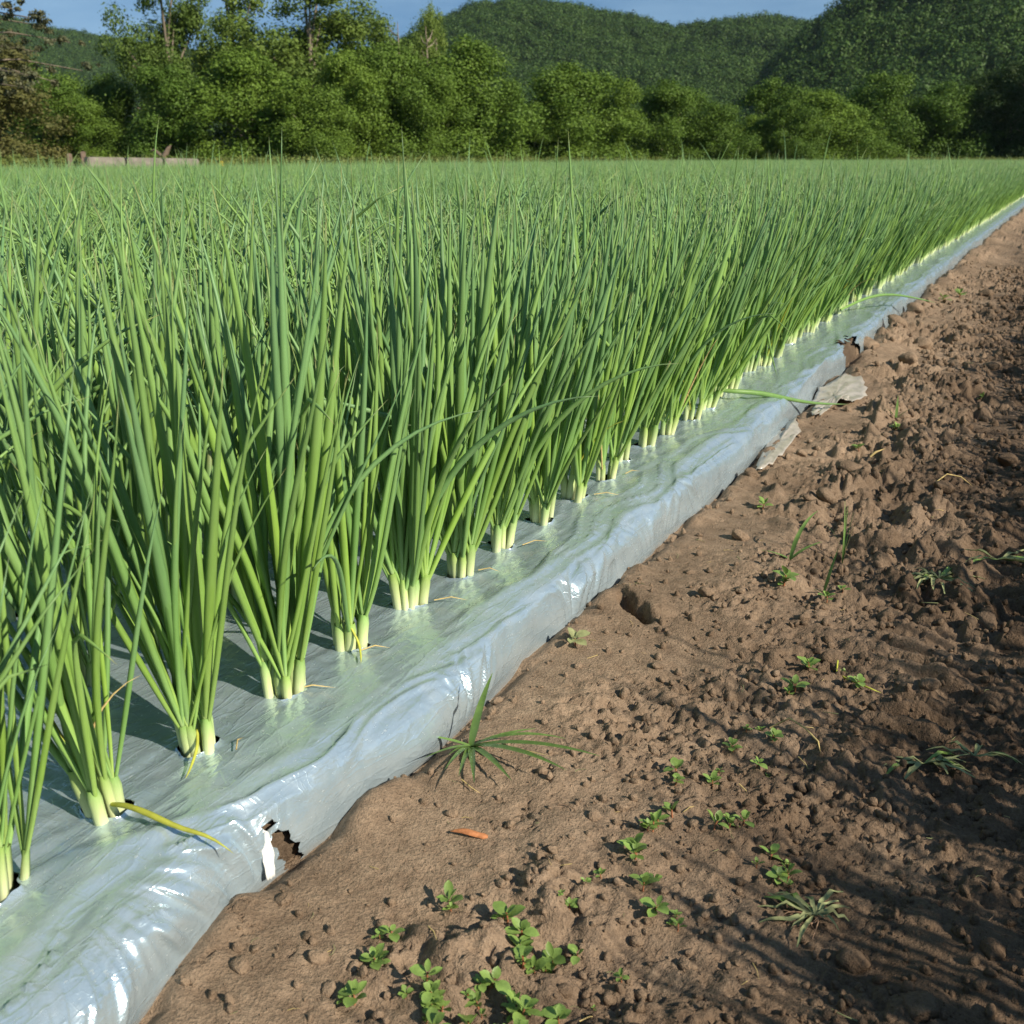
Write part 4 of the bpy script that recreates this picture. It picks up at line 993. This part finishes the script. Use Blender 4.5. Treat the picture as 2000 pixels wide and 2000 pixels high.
# pine bough reaching into the top left corner, from a pine standing outside the frame
def pine():
    x, y = -36.9, 29.3
    o = tag(add('pine_tree', None, loc=(x, y, -.09)), 'pine tree whose sparse drooping bough enters the top left corner', 'tree')
    V, F, _ = tube([(0, 0, 0), (.1, 0, 3), (0, .1, 6), (.05, 0, 9)], [.22, .18, .12, .02], 8); add('trunk', mesh('trunk', V, F, mats=[M_bark]), o)
    q = random.Random(4); Vs, Fs, off = [], [], 0; cs, rs = [], []
    for k in range(26):
        z = 3.2 + k * .22; a = q.uniform(0, 2 * pi) if k % 2 else q.uniform(-.1, .9); L = (3.4 + q.uniform(0, 1.8)) * (1.15 - z / 14)
        e = np.array([L * cos(a), L * sin(a), z + .25 - .1 * L]); V2, F2, _ = tube([(0, 0, z), e * np.array([.5, .5, 0]) + np.array([0, 0, z + .15]), e], [.045, .03, .012], 5)
        Vs.append(V2); Fs += [tuple(i + off for i in f) for f in F2]; off += len(V2)
        for j in range(7):
            s = q.uniform(.45, 1.02); cs.append(tuple(np.array([e[0] * s, e[1] * s, z + (e[2] - z) * s]) + np.array([q.gauss(0, .25), q.gauss(0, .25), q.gauss(.05, .1)]))); rs.append(q.uniform(.12, .26))
    add('branch', mesh('branch', np.concatenate(Vs), Fs, mats=[M_bark]), o)
    V, F, r = leaf_cloud(cs, rs, 9000, .07, 8, .2, .6); add('crown', mesh('crown', V, F, {'r': r}, mats=[M_pine]), o)
pine()

# dead snags
def snag(x, y, H, label, seed):
    q = random.Random(seed); Vs, Fs, off = [], [], 0
    o = tag(add('dead_tree', None, loc=(x, y, -.09)), label, 'tree')
    V, F, _ = tube([(0, 0, 0), (.1, .05, H * .5), (-.05, 0, H)], [.14, .10, .02], 6); add('trunk', mesh('trunk', V, F, mats=[M_bark]), o)
    for k in range(9):
        z = H * q.uniform(.6, .97); a = q.uniform(0, 6.28); L = q.uniform(.4, 1.1)
        V2, F2, _ = tube([(0, 0, z), (L * .6 * cos(a), L * .6 * sin(a), z + .3 * L), (L * cos(a), L * sin(a), z + .8 * L)], [.04, .03, .01], 4); Vs.append(V2); Fs += [tuple(i + off for i in f) for f in F2]; off += len(V2)
    add('branch', mesh('branch', np.concatenate(Vs), Fs, mats=[M_bark]), o)
snag(-38.3, 62.0, 8.6, 'bare dead treetop sticking up left of the big rounded tree', 3)
snag(-37.2, 63.5, 8.5, 'bare dead treetop curving right above the tree line', 6)

# margin weeds between the field and the trees
q = np.random.default_rng(6)
wk = []
for k in range(5):
    V, F, r = leaf_cloud([(q.normal(0, .25), q.normal(0, .25), .25 + .35 * j / 6) for j in range(7)], [.25] * 7, 500, .06, 30 + k, .1)
    wk.append(mesh('w', V, F, {'r': r}, mats=[M_weedfol]))
P, S, I = [], [], []
for _ in range(5200):
    u = q.random()
    if u < .62: x = q.uniform(-33, -25.4); y = q.uniform(12, 100)
    elif u < .85: x = q.uniform(-30, 0); y = q.uniform(94.5, 106)
    else: x = q.uniform(-60, -33); y = q.uniform(24, 80)
    P.append((x, y, -.09)); S.append(q.uniform(.5, 1.1) * (1 if x < -24.8 or y > 96 else .6)); I.append(q.integers(0, 5))
# keep clear of the low wall and posts
P = np.array(P); S = np.array(S); I = np.array(I)
S = np.where((P[:, 0] > -27.5) & (P[:, 1] < 30), S * .45, S)
scatter('undergrowth', P, np.stack([0 * S, 0 * S, q.uniform(0, 6.28, len(S))], -1), S, I, wk, 'olive weeds and brush between the field and the tree line')

# low wall, posts, stump, marker, heap
import bmesh
def box_mesh(name, sx_, sy_, sz_, m, bev=.03, taper=1.0):
    bm = bmesh.new(); bmesh.ops.create_cube(bm, size=1)
    for v in bm.verts:
        k = taper if v.co.z > 0 else 1; v.co = (v.co.x * sx_ * k, v.co.y * sy_ * k, (v.co.z + .5) * sz_)
    bmesh.ops.bevel(bm, geom=list(bm.edges), offset=bev, segments=2, affect='EDGES')
    me = bpy.data.meshes.new(name); bm.to_mesh(me); bm.free(); me.materials.append(m); return me
wl_o = tag(add('low_wall', None, loc=(-24.75, 25.6, -.09), rot=(0.02, 0.015, atan2(2.9, 1.25))), 'low pale concrete wall at the far left edge of the field', 'wall')
for k in range(3):
    add('concrete_block', box_mesh('concrete_block', 1.12, .35, .80, M_conc, .03, .96), wl_o, (-1.14 + 1.14 * k, 0, 0))
for px_, py_, hh, lb in ((-26.9, 24.9, .92, 'weathered wooden post, left one of the pair by the low wall'), (-26.65, 25.2, .98, 'weathered wooden post, right one of the pair by the low wall')):
    p_o = tag(add('fence_post', box_mesh('fence_post', .15, .15, hh, M_wood, .02, .9), loc=(px_, py_, -.09), rot=(0.03, -.02, .6)), lb, 'post')
mk = tag(add('field_marker', None, loc=(-20.6, 24.2, 0)), 'small yellow field marker flag rising above the onions', 'marker')
V, F, _ = tube([(0, 0, 0), (0, 0, .72)], [.006, .005], 5); add('stake', mesh('stake', V, F, mats=[M_wood]), mk)
add('flag', box_mesh('flag', .10, .012, .13, M_flag, .004), mk, (0, 0, .5))
def stump():
    o = tag(add('fallen_tree', None, loc=(-39.0, 41.6, -.09)), 'broken brown uprooted stump under the dark trees at left', 'stump')
    V, F, _ = tube([(0, 0, 0), (.02, 0, .4), (.14, .05, .9), (.40, .1, 1.25), (.52, .12, 1.3)], [.26, .18, .16, .10, .03], 9); V = V * (1 + .06 * vnoise(V[:, 2:3] * 4, V[:, :1] * 9, 3)); add('trunk', mesh('trunk', V, F, mats=[M_wood]), o)
    V, F, _ = tube([(.1, 0, .8), (-.3, -.1, 1.15), (-.5, -.15, 1.1)], [.10, .07, .02], 6); add('branch', mesh('branch', V, F, mats=[M_wood]), o)
stump()
V = []; F = []
ang = np.linspace(0, 2 * pi, 25)[:-1]; rr = np.linspace(0, 1, 8)
A, Rr = np.meshgrid(ang, rr, indexing='ij'); hx = 2.6 * Rr * np.cos(A); hy = 2.0 * Rr * np.sin(A); hz = .95 * (1 - Rr ** 1.6) + .06 * fbm(hx * 2, hy * 2, 3, 5) * (1 - Rr)
nA, nR = A.shape; V = np.stack([hx, hy, hz], -1).reshape(-1, 3)
F = [(i * nR + j, i * nR + j + 1, ((i + 1) % nA) * nR + j + 1, ((i + 1) % nA) * nR + j) for i in range(nA) for j in range(nR - 1)]
tag(add('earth_heap', mesh('earth_heap', V, F, mats=[M_heap]), loc=(-37.5, 29.6, -.12)), 'low brown earth heap at the far left behind the onions', 'heap')

# ------------------------------------------------------------------ hills
def hill(name, prof, r0, r1, label, treeh=10):
    th = np.array([p[0] for p in prof]); el = np.array([p[1] for p in prof]); o_ = np.argsort(th); th, el = th[o_], el[o_]
    T = np.linspace(th[0], th[-1], 160); S = np.concatenate([np.linspace(0, 1, 26), [1.08, 1.2, 1.4, 1.7]])
    TT, SS = np.meshgrid(T, S, indexing='ij')
    rr = r0 + (r1 - r0) * SS
    x0 = -rr * np.sin(np.radians(TT)); y0 = rr * np.cos(np.radians(TT))
    top = np.interp(TT, th, el) * r1 - treeh
    ramp = np.where(SS <= 1, np.sin(np.clip(SS, 0, 1) * pi / 2) ** 1.15, 1 - .5 * (SS - 1) ** 1.5)
    nz = fbm(x0 / 90, y0 / 90, 3, 7) * 10 * np.sin(np.clip(SS, 0, 1) * pi) 
    Z = top * ramp * 0.965 + nz - 1.0
    V = np.stack([x0, y0, Z], -1).reshape(-1, 3)
    tag(add(name, mesh(name, V, grid_faces(len(T), len(S)), mats=[M_hill])), label, kind='structure')
    def at(t, s):
        r = r0 + (r1 - r0) * s; x = -r * np.sin(np.radians(t)); y = r * np.cos(np.radians(t))
        tp = np.interp(t, th, el) * r1 - treeh; rp = np.where(s <= 1, np.sin(np.clip(s, 0, 1) * pi / 2) ** 1.15, 1 - .5 * (s - 1) ** 1.5)
        return x, y, tp * rp * .965 + fbm(x / 90, y / 90, 3, 7) * 10 * np.sin(np.clip(s, 0, 1) * pi) - 1.0
    return at, th[0], th[-1]
MID = [(38.09, 0.0657), (34.3, 0.0809), (31.5, 0.0925), (29.21, 0.1062), (27.43, 0.1145), (26.41, 0.119), (24.13, 0.1173), (22.87, 0.1143), (21.1, 0.1104), (19.08, 0.1051), (17.09, 0.1046), (15.36, 0.1045), (12.94, 0.1047), (10.55, 0.102), (8.19, 0.0953), (1.46, 0.0761), (-8, .05)]
RGT = [(15.0, 0.015), (13.91, 0.045), (12.33, 0.0773), (10.99, 0.0959), (10.09, 0.1033), (9.42, 0.1096), (8.55, 0.1175), (7.69, 0.125), (6.18, 0.1339), (3.4, 0.1424), (-2.0, 0.1413), (-9.29, 0.1209)]
LFT = [(66.05, 0.0676), (59.28, 0.0909), (53.56, 0.0999), (49.42, 0.1023), (48.15, 0.0995), (46.63, 0.0959), (45.08, 0.0926), (43.71, 0.0902), (41.63, 0.0848), (38.06, 0.0739), (33.09, 0.0625), (27.97, 0.0418)]
hk = []
for k in range(6):
    qq = random.Random(60 + k); lob = [(qq.gauss(0, .3), qq.gauss(0, .3), qq.uniform(.25, .85)) for _ in range(9)]
    V, F, r = leaf_cloud(lob, [qq.uniform(.2, .34) for _ in range(9)], 1500, .042, 70 + k, .75, 1.0, .25)
    hk.append(mesh('h', V, F, {'r': r}, mats=[M_hillfol]))
for nm, prof, r0, r1, lb, n, sz in (('mid_hill', MID, 520, 880, 'long wooded ridge', 8500, 11.5), ('right_hill', RGT, 330, 560, 'steep wooded hill at right', 4200, 10.0), ('left_hill', LFT, 900, 1400, 'far wooded ridge at left', 7500, 13.0)):
    at, t0, t1 = hill(nm, prof, r0, r1, lb, sz)
    t = q.uniform(max(t0, -4), min(t1, 54), n); s = q.random(n) ** .85 * 1.06
    x, y, z = at(t, s); sc = sz * q.uniform(.75, 1.3, n)
    scatter('forest', np.stack([x, y, z - .12 * sc], -1), np.stack([0 * sc, 0 * sc, q.uniform(0, 6.28, n)], -1), np.stack([sc, sc, sc * q.uniform(.85, 1.2, n)], -1), q.integers(0, 6, n), hk, 'dense green broadleaf forest covering the ' + lb)
hz = NT('valley_air'); pv = hz.node('ShaderNodeVolumePrincipled')
pv.inputs['Color'].default_value = (0.72, 0.84, 1.0, 1); pv.inputs['Density'].default_value = 0.00005; pv.inputs['Anisotropy'].default_value = 0.2
hz.l.new(pv.outputs[0], hz.out.inputs['Volume'])
bm = bmesh.new(); bmesh.ops.create_cube(bm, size=1)
for v in bm.verts: v.co = (v.co.x * 3700, v.co.y * 3700, -1.2 if v.co.z < 0 else 250)
me = bpy.data.meshes.new('haze'); bm.to_mesh(me); bm.free(); me.materials.append(hz.m)
tag(add('haze', me), 'thin blue summer haze over the valley', kind='stuff')
print('leaves', leafy, 'plants', len(plants), 'rest', len(rest))
